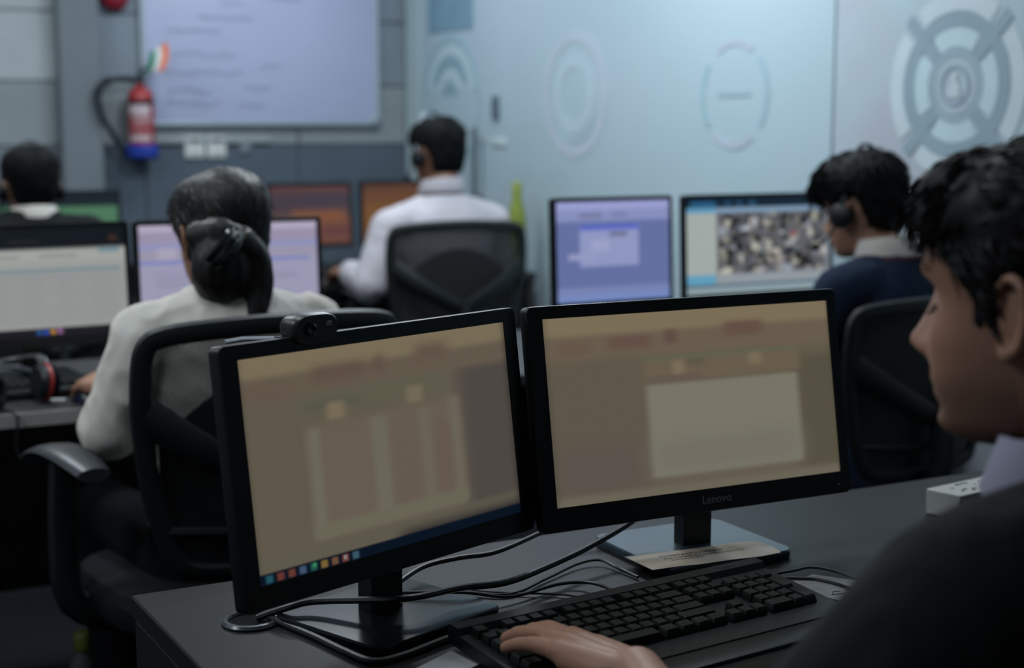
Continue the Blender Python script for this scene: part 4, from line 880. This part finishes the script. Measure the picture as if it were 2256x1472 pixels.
def make_person(label, loc, rz, ear_z, sh_z, sy=0.03, head=(0, 0.06), hyaw=0.0, hpitch=0.0, hroll=0.0, hsc=1.0, wsc=1.0, sw=0.165, armL=None, armR=None, handL=None, handR=None,
                skin=(0.25, 0.13, 0.085), vox=0.006, top_mat=None, top_name='shirt', leg_mat=None, cuff=0.0, hip=0.53, shx=0.0, top_off=0.012, wr=(0.004, (14, 14, 6)), arm_r=1.0, stubble=0.0, low=-0.10, knees=(0.42, 0.13), s_off=(0, 0, 0), cuff_r=None, sdrop=0.035):
    """local frame: +y is where the sitter faces, x to his right. armX = (elbow, wrist); handX = (dir, up, curl)"""
    t = thing('person', label, 'person', loc, rz)
    Hm = Matrix.Translation((head[0], head[1], ear_z)) @ Euler((0, 0, hyaw)).to_matrix().to_4x4() @ Matrix.Rotation(hroll, 4, 'Y') @ Matrix.Rotation(-hpitch, 4, 'X')
    body = MB(); add_head(body, Hm, hsc)
    nk = Hm @ Vector((0, -0.022, -0.055)); body.capsule((shx, sy - 0.012, sh_z + 0.0), nk, 0.060 * wsc, 0.053, 18)
    body.loft(torso_rings((shx, 0), hip, sh_z, sy, wsc, 0.0))
    cl = MB().loft(torso_rings((shx, 0), hip, sh_z, sy, wsc, top_off, low=low))
    for sx, arm, hd in ((-1, armL, handL), (1, armR, handR)):
        if arm is None: continue
        S = Vector((shx + sx * sw, sy, sh_z - sdrop)) + (Vector(s_off) if sx < 0 else Vector((0, 0, 0))); E, W = Vector(arm[0]), Vector(arm[1])
        body.capsule(Vector((shx + sx * sw * 0.45, sy, sh_z - 0.02)), S, 0.055, 0.050); body.capsule(S, E, 0.050, 0.039); body.capsule(E, W, 0.039, 0.026)
        o = top_off
        cl.capsule(Vector((shx + sx * sw * 0.35, sy, sh_z - 0.026)), S, 0.056 * arm_r + o, 0.051 * arm_r + o); cl.capsule(S, E, 0.051 * arm_r + o, 0.042 * arm_r + o); cl.capsule(E, W - (W - E).normalized() * cuff, 0.042 * arm_r + o, cuff_r or (0.030 * arm_r + o))
        if hd: add_hand(body, W, hd[0], hd[1], 1 if sx < 0 else -1, hd[2], hd[3] if len(hd) > 3 else 1.0)
    tr = MB(); tr.loft(torso_rings((shx, 0), hip, sh_z, sy, wsc, 0.008)[0:3])
    for sx in (-1, 1):
        hp, kn, an = Vector((sx * 0.085, 0.02, hip - 0.03)), Vector((sx * knees[1], knees[0], 0.53)), Vector((sx * (knees[1] - .01), knees[0] - 0.02, 0.11))
        body.capsule(hp, kn, 0.075, 0.052); body.capsule(kn, an, 0.050, 0.036); body.capsule(an, an + Vector((0, 0.12, -0.065)), 0.034, 0.028)
        tr.capsule(hp, kn, 0.085, 0.062); tr.capsule(kn, an + Vector((0, 0, 0.0)), 0.062, 0.050)
        sh = MB(); rg = []
        for y, wv, h in ((-0.065, 0.020, 0.05), (-0.055, 0.034, 0.085), (-0.01, 0.038, 0.10), (0.06, 0.040, 0.078), (0.13, 0.044, 0.058), (0.18, 0.034, 0.042), (0.20, 0.014, 0.028)):
            rg.append([(an.x + wv * math.cos(2 * PI * j / 12), an.y + y, 0.004 + h * (0.5 + 0.5 * math.sin(2 * PI * j / 12))) for j in range(12)])
        obj('shoe', sh.loft(rg), mat('shoe_black', (0.008, 0.008, 0.009), 0.35), t)
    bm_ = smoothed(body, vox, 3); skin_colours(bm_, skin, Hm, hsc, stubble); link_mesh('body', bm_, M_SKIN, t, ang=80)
    cm = smoothed(cl, max(vox, 0.006), 8); displace(cm, wrinkle(wr[0], wr[1], ear_z * 10)); link_mesh(top_name, cm, top_mat, t, ang=80)
    tm = smoothed(tr, 0.010, 4); link_mesh('trousers', tm, leg_mat or mat('trousers_dark', (0.004, 0.005, 0.007), 0.95, 0.1, var=.1), t, ang=80)
    return t, Hm
def collar(t, c, rx, ry, h, m, tiltb=0.0, open_=0.5, thick=0.006, flare=0.012, name='collar', rz=0.0):
    """folded shirt collar: band around the neck, open at the front (+y)"""
    n = 40; rg = []
    for i in range(n + 1):
        a = PI / 2 + open_ + (2 * PI - 2 * open_) * i / n; ca, sa = math.cos(a), math.sin(a); zt = c[2] + h + tiltb * -sa; zb = c[2] - 0.6 * h * 0.2
        fl = flare
        P = [(rx, zb), (rx - 0.002, zt), (rx + thick, zt + 0.001), (rx + thick + fl, c[2] + 0.004 + tiltb * -sa * .4), (rx + thick + fl - 0.003, c[2] - 0.004 + tiltb * -sa * .4), (rx + 0.003, zt - 0.008)]
        rg.append([(c[0] + p * ca, c[1] + (p - rx + ry) * sa, z) for p, z in P])
    o = obj(name, MB().loft(rg), m, t, ang=60); return o

M_WSH = mat('white_cotton', (0.66, 0.64, 0.60), 0.85, 0.2, rgb2=(0.60, 0.56, 0.50), vscale=5, bump=.15, bscale=60)
M_WSH2 = mat('white_shirt_cool', (0.44, 0.42, 0.46), 0.85, 0.2, var=.03, vscale=6, bump=.15, bscale=60)
M_SUIT = mat('black_suit_wool', (0.0085, 0.010, 0.011), 0.92, 0.2, var=.15, vscale=60)
M_NAVY = mat('navy_knit', (0.008, 0.016, 0.036), 0.95, 0.2, var=.15, vscale=90, bump=.2, bscale=300)

# --- far left man
def hl_short(d): return float(np.interp(d, [0, 25, 50, 68, 80, 92, 105, 125, 180], [0.070, 0.066, 0.045, 0.030, -0.012, 0.028, 0.030, -0.045, -0.068]))
def th_short(d, z): return 0.010 + 0.010 * sm((z - 0.03) / 0.07) + 0.004 * sm((d - 120) / 50)
def fl_back(p, n): return (0.25 * p.x / 0.08, -0.9 if p.z > 0.06 else -0.3, -0.3 if p.z > 0.05 else -1.0)
p1, H1 = make_person('far man in dark jacket seen from behind at left', (0.935, 4.82, 0.0), 0.0, 1.128, 1.015, head=(0, 0.05), hsc=0.99, wsc=1.0, sw=0.17,
                     armL=((-0.22, 0.12, 0.78), (-0.12, 0.40, 0.80)), armR=((0.22, 0.12, 0.78), (0.12, 0.40, 0.80)), handL=((0.1, 1, -.1), (0, 0, 1), (.3, .4, .3)), handR=((-.1, 1, -.1), (0, 0, 1), (.3, .4, .3)),
                     top_mat=M_SUIT, top_name='jacket', vox=0.008, skin=(0.23, 0.115, 0.075))
hair_obj('hair', hair_cap(th_short, hl_short, 0.002, 1.0), H1, M_HAIR, p1, 500, (0.012, 0.025), 0.0012, fl_back, 2)
collar(p1, (0, 0.025, 1.040), 0.062, 0.060, 0.030, M_WSH, 0.010)

# --- woman in white
def hl_w(d): return float(np.interp(d, [0, 30, 60, 75, 90, 110, 180], [0.072, 0.066, 0.040, 0.000, -0.040, -0.060, -0.070]))
def th_w(d, z): return 0.008 + 0.008 * sm((z - 0.02) / 0.08) + 0.006 * sm((d - 90) / 60)
p2, H2 = make_person('woman in white blouse with pinned-up hair, seen from behind', (0.866, 2.70, 0.0), 0.04, 1.106, 0.972, sy=0.0, head=(0.014, 0.075), hyaw=0.14, hpitch=0.12, hroll=0.03, hsc=0.96, wsc=0.93, sw=0.150,
                     armL=((-0.215, 0.03, 0.775), (-0.118, 0.350, 0.796)), armR=((0.20, 0.05, 0.77), (0.14, 0.40, 0.792)), handL=((-0.22, 1, 0.0), (-0.25, 0, 1), (.30, .6, .4), 1.08), handR=((-.1, 1, -.1), (0.1, 0, 1), (.3, .5, .4)),
                     top_mat=M_WSH, top_name='blouse', vox=0.005, skin=(0.30, 0.155, 0.10), cuff=0.115, cuff_r=0.044, arm_r=1.12, wr=(0.011, (11, 11, 6)), top_off=0.017, low=0.05)
hair_obj('hair', hair_cap(th_w, hl_w, 0.0012, 5.0), H2, M_HAIRW, p2, 900, (0.02, 0.04), 0.0008, lambda p, n: (-0.3 * p.x / 0.07, -0.7 if p.z > 0.0 else -.2, -1.0), 4, lift=0.02)
collar(p2, (0.006, 0.005, 0.990), 0.064, 0.060, 0.038, M_WSH, 0.008, 0.6, flare=0.016)
# bun and tail
bn = MB(); Bc = Vector((-0.030, -0.056, 1.066))
bn.ell((0, 0, 0), (0.060, 0.046, 0.070), M=Matrix.Translation(Bc) @ Matrix.Rotation(0.25, 4, 'Y'))
bn.tube([Bc + Vector((0.02, -0.015, 0.055)), Bc + Vector((0.055, -0.01, 0.02)), Bc + Vector((0.062, -0.01, -0.03)), Bc + Vector((0.054, -0.018, -0.08)), Bc + Vector((0.036, -0.03, -0.125)), Bc + Vector((0.026, -0.035, -0.150))], [0.030, 0.030, 0.030, 0.024, 0.015, 0.004], 14, smooth=4)
bn.tube([Bc + Vector((-0.04, 0.04, 0.05)), Bc + Vector((0.0, 0.0, 0.062)), Bc + Vector((0.045, 0.0, 0.03))], [0.03, 0.03, 0.028], 12, smooth=4)
bmsh = smoothed(bn, 0.005, 8); displace(bmsh, wrinkle(0.003, (60, 60, 12), 2.0)); link_mesh('hair_bun', bmsh, M_HAIRW, p2, ang=80)
ts = MB(); rt_ = random.Random(6)
for k in range(240):
    a = rt_.uniform(0, 6.28); r_ = rt_.uniform(0.3, 1)
    st_ = Bc + Vector((0.060 + 0.022 * r_ * math.cos(a), -0.012 + 0.022 * r_ * math.sin(a), -0.035)); en = Bc + Vector((0.026 + rt_.uniform(-.014, .022), -0.036 + rt_.uniform(-.01, .01), -0.15 + rt_.uniform(-.025, .02)))
    mdp = (st_ + en) / 2 + Vector((0.010, 0, 0)) + Vector((rt_.uniform(-.006, .006), rt_.uniform(-.006, .006), 0)); ts.tube([st_, mdp, en], [0.0011, 0.0012, 0.0003], 3, smooth=3)
obj('loose_strands', ts, M_HAIRW, p2, ang=80)
# hair clip
R2 = Matrix.Translation(p2.location) @ Matrix.Rotation(0.04, 4, 'Z')
cp = thing('hair_clip', 'dark glossy claw clip holding the woman’s bun', 'hair clip', R2 @ Vector((-0.042, -0.106, 1.106)), 0.1)
M_CLIP = mat('clip_gloss', (0.010, 0.013, 0.015), 0.12, 0.6, coat=.5)
cx = Matrix.Rotation(-0.85, 4, 'Y')
for sd in (-1, 1):
    cb = MB().tube([(-0.036, 0.010, sd * 0.008), (-0.016, -0.006, sd * 0.012), (0.016, -0.006, sd * 0.012), (0.036, 0.010, sd * 0.008)], 0.0055, 8, smooth=5, flat=(1, 1.4), M=cx @ Matrix.Identity(4)); obj('jaw', cb, M_CLIP, cp)
for k in range(5): obj('tooth', MB().tube([(-0.026 + 0.013 * k, -0.004, -0.012), (-0.026 + 0.013 * k, 0.008, -0.028)], [0.003, 0.0015], 6, M=cx), M_CLIP, cp)
obj('hinge_glint', MB().ell((0.028, -0.007, 0.0), (0.010, 0.004, 0.006), M=cx), mat('clip_glint', (0.20, 0.22, 0.22), 0.10, 0.6, coat=.5), cp)  # pale hinge colour paints the white glint on the dark clip

# --- far man in white shirt
p3, H3 = make_person('far man in white shirt and headset seen from behind', (2.372, 4.90, 0.0), 0.06, 1.213, 1.030, sy=0.0, head=(0.012, 0.055), hyaw=0.18, hpitch=0.10, hsc=1.02, wsc=1.12, sw=0.205,
                     armL=((-0.300, -0.02, 0.770), (-0.285, 0.19, 0.800)), armR=((0.26, 0.05, 0.77), (0.20, 0.40, 0.79)), handL=((-0.05, 1, -.05), (-0.2, 0, 1), (.4, .5, .4)), handR=((-.1, 1, -.1), (0.1, 0, 1), (.3, .5, .4)),
                     top_mat=M_WSH2, vox=0.008, skin=(0.20, 0.095, 0.06), cuff=0.03, arm_r=1.12, wr=(0.006, (9, 9, 8)), top_off=0.016, low=0.05, sdrop=0.062)
hair_obj('hair', hair_cap(lambda d, z: th_short(d, z) + 0.005, lambda d: hl_short(d) - (0.012 if d > 120 else 0), 0.004, 3.0), H3, M_HAIR, p3, 700, (0.015, 0.03), 0.0014, fl_back, 5)
collar(p3, (0.0, 0.0, 1.090), 0.070, 0.066, 0.040, M_WSH2, 0.012)

# --- man in navy sweater (right, middle row)
p4, H4 = make_person('man in navy sweater with headset beside the glass wall', (2.568, 2.80, 0.0), 0.22, 1.112, 0.965, sy=0.0, head=(-0.005, 0.085), hyaw=0.12, hpitch=0.22, hsc=0.98, wsc=1.02, sw=0.185,
                     armL=((-0.235, 0.08, 0.765), (-0.13, 0.30, 0.79)), armR=((0.20, 0.08, 0.765), (0.10, 0.30, 0.79)), handL=((0.05, 1, -.05), (-0.1, 0, 1), (.4, .5, .4)), handR=((-.1, 1, -.1), (0.1, 0, 1), (.3, .5, .4)),
                     top_mat=M_NAVY, top_name='sweater', vox=0.005, skin=(0.36, 0.19, 0.125), arm_r=1.1, wr=(0.004, (12, 12, 7)))
hair_obj('hair', hair_cap(lambda d, z: th_short(d, z) + 0.010 + 0.006 * sm((50 - d) / 40), lambda d: hl_short(d) - (0.03 if d < 50 else 0), 0.004, 7.0), H4, M_HAIR, p4, 900, (0.02, 0.04), 0.0013, lambda p, n: (0.2 * p.x / .07, 0.8 if p.y > -0.02 else -0.2, -0.6), 8)
collar(p4, (0.0, 0.004, 0.998), 0.067, 0.064, 0.052, M_WSH, 0.010, 0.5, flare=0.010)
nb = MB(); nb.tube([(0.083 * math.cos(a), 0.0 + 0.074 * math.sin(a) - 0.002, 0.995 - 0.010 * math.sin(a)) for a in (2 * PI * i / 24 for i in range(24))], 0.0065, 8, closed=True, smooth=2); obj('neck_trim', nb, mat('maroon_rib', (0.06, 0.008, 0.014), 0.9, var=.1), p4)

# --- foreground man in black suit
LOCF = (0.945, 0.735, 0.0); RF = 0.20
def toF(p):   # world -> local of the foreground man
    return (Matrix.Translation(LOCF) @ Matrix.Rotation(RF, 4, 'Z')).inverted() @ Vector(p)
hc = toF((0.934, 0.838, 1.179)); eL, wL = toF((0.690, 0.890, 0.770)), toF((0.757, 1.148, 0.806))
hd_dir = Matrix.Rotation(-RF, 3, 'Z') @ Vector((-0.13, 1.0, -0.02))
p5, H5 = make_person('foreground man in black suit looking at the left monitor', LOCF, RF, hc.z, 1.020, sy=0.0, head=(hc.x, hc.y), hyaw=0.36 - RF, hpitch=0.06, hsc=1.02, wsc=1.1, sw=0.215, vox=0.0032,
                     armL=(eL, wL), armR=((0.27, 0.12, 0.76), (0.16, 0.34, 0.64)), handL=(hd_dir, (0.15, 0, 1), ((0.02, 0.30, 0.3), (0.00, 0.30, 0.25), (0.02, 0.24, 0.2), (0.05, 0.20, 0.15)), 1.10), handR=((-.1, 1, -.1), (0.1, 0, 1), (.3, .5, .4)),
                     top_mat=M_SUIT, top_name='jacket', skin=(0.36, 0.185, 0.125), cuff=0.085, arm_r=1.16, top_off=0.022, wr=(0.003, (10, 10, 6)), stubble=0.35, s_off=(-0.006, 0.006, 0.004), cuff_r=0.036)
def hl_f(d): return float(np.interp(d, [0, 20, 40, 55, 66, 74, 84, 92, 105, 130, 180], [0.050, 0.050, 0.046, 0.036, 0.016, -0.026, -0.032, 0.022, 0.030, -0.040, -0.068]))
def th_f(d, z): return 0.008 + 0.003 * sm((z - 0.03) / 0.06) + 0.017 * sm((55 - d) / 40) * sm((z - 0.040) / 0.035) * (1 - 0.6 * sm((z - 0.085) / 0.03)) - 0.006 * sm((30 - np.abs(d - 78)) / 20) * sm((0.03 - z) / 0.03)
hair_obj('hair', hair_cap(th_f, hl_f, 0.006, 9.0), H5, mat('wavy_dark_hair', (0.005, 0.005, 0.006), 0.60, 0.2, rgb2=(0.012, 0.010, 0.011), vscale=40, stretch=(2, 1, 1)), p5, 2600, (0.012, 0.028), 0.0010,
         lambda p, n: (0.3 * p.x / 0.07, (0.9 if p.y > 0.03 else -0.7) if p.z > 0.06 else -0.5, (-0.5 if p.y > .03 else 0.1) if p.z > 0.06 else -0.8), 12, lift=0.18, waves=0.10)
# brow and lashes
for sx in (-1, 1):
    eb = MB(); rb = random.Random(3)
    for k in range(90):
        u = rb.random(); x = sx * (0.012 + 0.040 * u); z = 0.026 + 0.006 * math.sin(u * 2.4) + rb.uniform(-.003, .003); i = int(np.argmin(np.abs(zz - z))); row = HG[i]; j = int(np.argmin(np.abs(row[:, 0] - x) + (row[:, 1] < 0) * 1.0))
        p = Vector(row[j]); eb.tube([p + Vector((0, 0.000, 0)), p + Vector((sx * 0.006, 0.0025, 0.002))], [0.0007, 0.0002], 3, M=H5)
    obj('eyebrow', eb, M_HAIR, p5)
    el = MB(); pts = []
    for k in range(9):
        u = k / 8; x = sx * (0.019 + 0.027 * u); z = 0.0015 - 0.003 * math.sin(u * PI); i = int(np.argmin(np.abs(zz - z))); row = HG[i]; j = int(np.argmin(np.abs(row[:, 0] - x) + (row[:, 1] < 0) * 1.0)); pts.append(Vector(row[j]) + Vector((0, 0.0008, 0)))
    el.tube(pts, [0.0008, 0.0016, 0.0021, 0.0024, 0.0026, 0.0026, 0.0024, 0.0018, 0.0008], 6, smooth=2, M=H5)
    for k in range(1, 9): el.tube([pts[k], pts[k] + Vector((sx * 0.0015, 0.008, -0.005))], [0.0008, 0.0001], 3, M=H5)
    obj('eyelashes', el, M_HAIR, p5)
collar(p5, (hc.x * 0.5 - 0.010, hc.y * 0.45 - 0.004, 1.040), 0.069, 0.069, 0.050, mat('lavender_shirt', (0.30, 0.29, 0.38), 0.8, 0.2, var=.03), 0.012, 0.45, flare=0.014)
# suit collar roll
lp = MB(); lp.tube([(0.092 * math.cos(a) + hc.x * .4, 0.080 * math.sin(a) + 0.010, 1.046 - 0.028 * math.sin(a)) for a in (PI * 0.62 + 0.76 * 2 * PI * i / 20 * 1.0 for i in range(21))], 0.013, 8, smooth=2, flat=(0.8, 1.6)); obj('jacket_collar', lp, M_SUIT, p5)

# ================================================================== HEADSETS
def headset(label, person, Hm, sc=1.0, cup_side=-1, tilt=0.0, both=False, band_m=None, mic=True, lift=0.016):
    W = Matrix.Translation(person.location) @ Matrix.Rotation(person.rotation_euler.z, 4, 'Z') @ Hm
    t = thing('headset', label, 'headset'); t.matrix_world = W
    T = Matrix.Rotation(tilt, 4, 'X'); pts = []
    for i in range(17):
        a = PI * (i / 16) * 1.06 - PI * 0.03; pts.append((0.083 * sc * math.cos(a) * 1.04, 0.0, (-0.004 + (0.125 + lift + 0.010) * math.sin(a)) * sc))
    obj('headband', MB().tube(pts, 0.006, 8, smooth=2, flat=(1.4, 0.6), M=T), band_m or M_PLAST, t)
    for s_ in ((-1, 1) if both else (cup_side,)):
        Mx = T @ Matrix.Translation((s_ * 0.083 * sc, 0.0, -0.008)) @ Matrix.Rotation(s_ * PI / 2, 4, 'Y')
        cup = obj('ear_cup', MB().lathe([(0, -0.004), (0.026, -0.004), (0.031, 0.002), (0.030, 0.014), (0.020, 0.020), (0, 0.021)], 22, M=Mx), M_PLAST, t)
        obj('ear_pad', MB().lathe([(0.016, -0.012), (0.028, -0.010), (0.030, -0.003), (0.016, -0.003)], 22, M=Mx, cap=False), M_FABRIC, cup)
    if not both: obj('temple_pad', MB().rbox((-cup_side * 0.084 * sc, 0, 0.0), (0.012, 0.022, 0.045), 0.005, M=T), M_PLAST, t)
    if mic:
        s_ = cup_side; b = MB().tube([(s_ * 0.095 * sc, 0.0, -0.012), (s_ * 0.096, 0.035, -0.045), (s_ * 0.085, 0.075, -0.066), (s_ * 0.060, 0.105, -0.070)], 0.003, 6, smooth=5); bo_ = obj('mic_boom', b, M_PLAST, t)
        obj('mic_foam', MB().ell((s_ * 0.056, 0.108, -0.070), (0.011, 0.010, 0.009)), M_FABRIC, bo_)
    return t
M_BAND = mat('band_grey', (0.22, 0.25, 0.28), 0.35, 0.5, metal=.3)
headset('black headset on the far man in dark jacket', p1, H1, 1.0, -1, 0.1, True, None, False)
headset('headset with grey band on the far man in white shirt', p3, H3, 1.06, -1, -0.15, False, M_BAND, True, 0.026)
headset('black headset on the man in navy sweater', p4, H4, 1.05, -1, 0.28, False, mat('band_dark', (0.03, 0.034, 0.038), 0.75, 0.2), True, 0.026)

# ================================================================== ROW TWO DESK THINGS
def small_keyboard(label, x, y, z, rz, wd=0.44, dp=0.14):
    t = thing('keyboard', label, 'keyboard', (x, y, z), rz)
    obj('case', MB().rbox((0, 0, 0.009), (wd, dp, 0.018), 0.005), M_PLAST, t)
    kk = keymesh(1)
    for r in range(5):
        for c_ in range(int((wd - 0.02) / U)):
            o = bpy.data.objects.new('key', kk); COL.objects.link(o); o.parent = t; o.location = (-wd / 2 + 0.02 + c_ * U, dp / 2 - 0.024 - r * U, 0.017)
    return t
small_keyboard('dark keyboard in front of the woman', 0.70, 3.30, 0.7505, 0.03)
small_keyboard('dark keyboard on the far desk by the white shirt', 2.22, 5.44, 0.7505, 0.0)
t = thing('computer_mouse', 'dark mouse under the woman’s left hand', 'mouse', (0.700, 3.150, 0.7505), 0.1)
rg = []
for i in range(9):
    u = i / 8; y = -0.05 + 0.10 * u; hh = 0.032 * math.sin(PI * (0.10 + 0.8 * u)) ** .6; wv = 0.029 * math.sin(PI * (0.10 + 0.8 * u)) ** .5; rg.append([(wv * math.cos(PI * j / 8), y, hh * math.sin(PI * j / 8) + 0.0005) for j in range(9)])
obj('shell', MB().loft(rg), mat('mouse_blue_black', (0.008, 0.014, 0.03), 0.3), t); obj('wheel', MB().tube([(-0.004, 0.022, 0.027), (0.004, 0.022, 0.027)], 0.008, 14), M_PLAST, t)
# headphones lying on the desk
t = thing('headphones', 'black headphones with red trim lying on the woman’s desk', 'headphones', (0.585, 3.16, 0.7505), 0.0)
M_HPR = mat('trim_red', (0.32, 0.02, 0.02), 0.4)
for (px, py, rz, ry) in ((0.035, 0.03, 0.25, 0.10), (-0.085, -0.045, -0.5, -0.15)):
    Mx = Matrix.Translation((px, py, 0.042)) @ Matrix.Rotation(rz, 4, 'Z') @ Matrix.Rotation(PI / 2 + ry, 4, 'Y')
    c_ = obj('ear_cup', MB().lathe([(0, -0.016), (0.030, -0.016), (0.037, -0.008), (0.037, 0.006), (0.028, 0.015), (0, 0.017)], 26, M=Mx), M_PLAST, t)
    obj('red_ring', MB().lathe([(0.0365, -0.001), (0.0395, -0.001), (0.0395, 0.006), (0.0365, 0.006)], 26, cap=False, M=Mx), M_HPR, c_)
    obj('ear_pad', MB().lathe([(0.014, 0.013), (0.034, 0.013), (0.036, 0.022), (0.024, 0.026), (0.014, 0.020)], 24, cap=False, M=Mx), M_FABRIC, c_)
obj('headband', MB().tube([(0.040, 0.03, 0.075), (0.035, 0.055, 0.092), (0.00, 0.10, 0.085), (-0.05, 0.09, 0.08), (-0.09, 0.02, 0.075), (-0.092, -0.035, 0.07)], 0.009, 8, smooth=5, flat=(1.2, .5)), M_PLAST, t)
obj('slider', MB().rbox((0.062, -0.005, 0.012), (0.030, 0.008, 0.006), 0.002, M=Matrix.Rotation(-0.5, 4, 'Z')), mat('slider_white', (0.5, 0.5, 0.5), 0.4), t)
tag(obj('cable', MB().tube([(0.50, 3.12, 0.756), (0.535, 3.085, 0.756), (0.545, 3.069, 0.74), (0.540, 3.070, 0.68), (0.56, 3.066, 0.655), (0.62, 3.06, 0.66), (0.69, 3.058, 0.63), (0.72, 3.062, 0.55)], 0.003, 6, smooth=6), M_CABLE), 'black cable hanging over the edge of the woman’s desk', 'cable')
tag(obj('cable', MB().tube([(0.35, 3.36, 0.757), (0.50, 3.40, 0.760), (0.62, 3.385, 0.758), (0.74, 3.405, 0.756), (0.86, 3.42, 0.756)], 0.006, 8, smooth=6), mat('cable_bluegrey', (0.04, 0.055, 0.075), 0.4)), 'blue-grey cable lying under the woman’s monitors', 'cable')
tag(obj('cable', MB().tube([(0.40, 3.46, 0.785), (0.52, 3.42, 0.80), (0.60, 3.40, 0.795), (0.66, 3.43, 0.77)], 0.005, 8, smooth=6), mat('cable_grey', (0.10, 0.11, 0.13), 0.4)), 'grey cable arching behind the black headphones', 'cable')
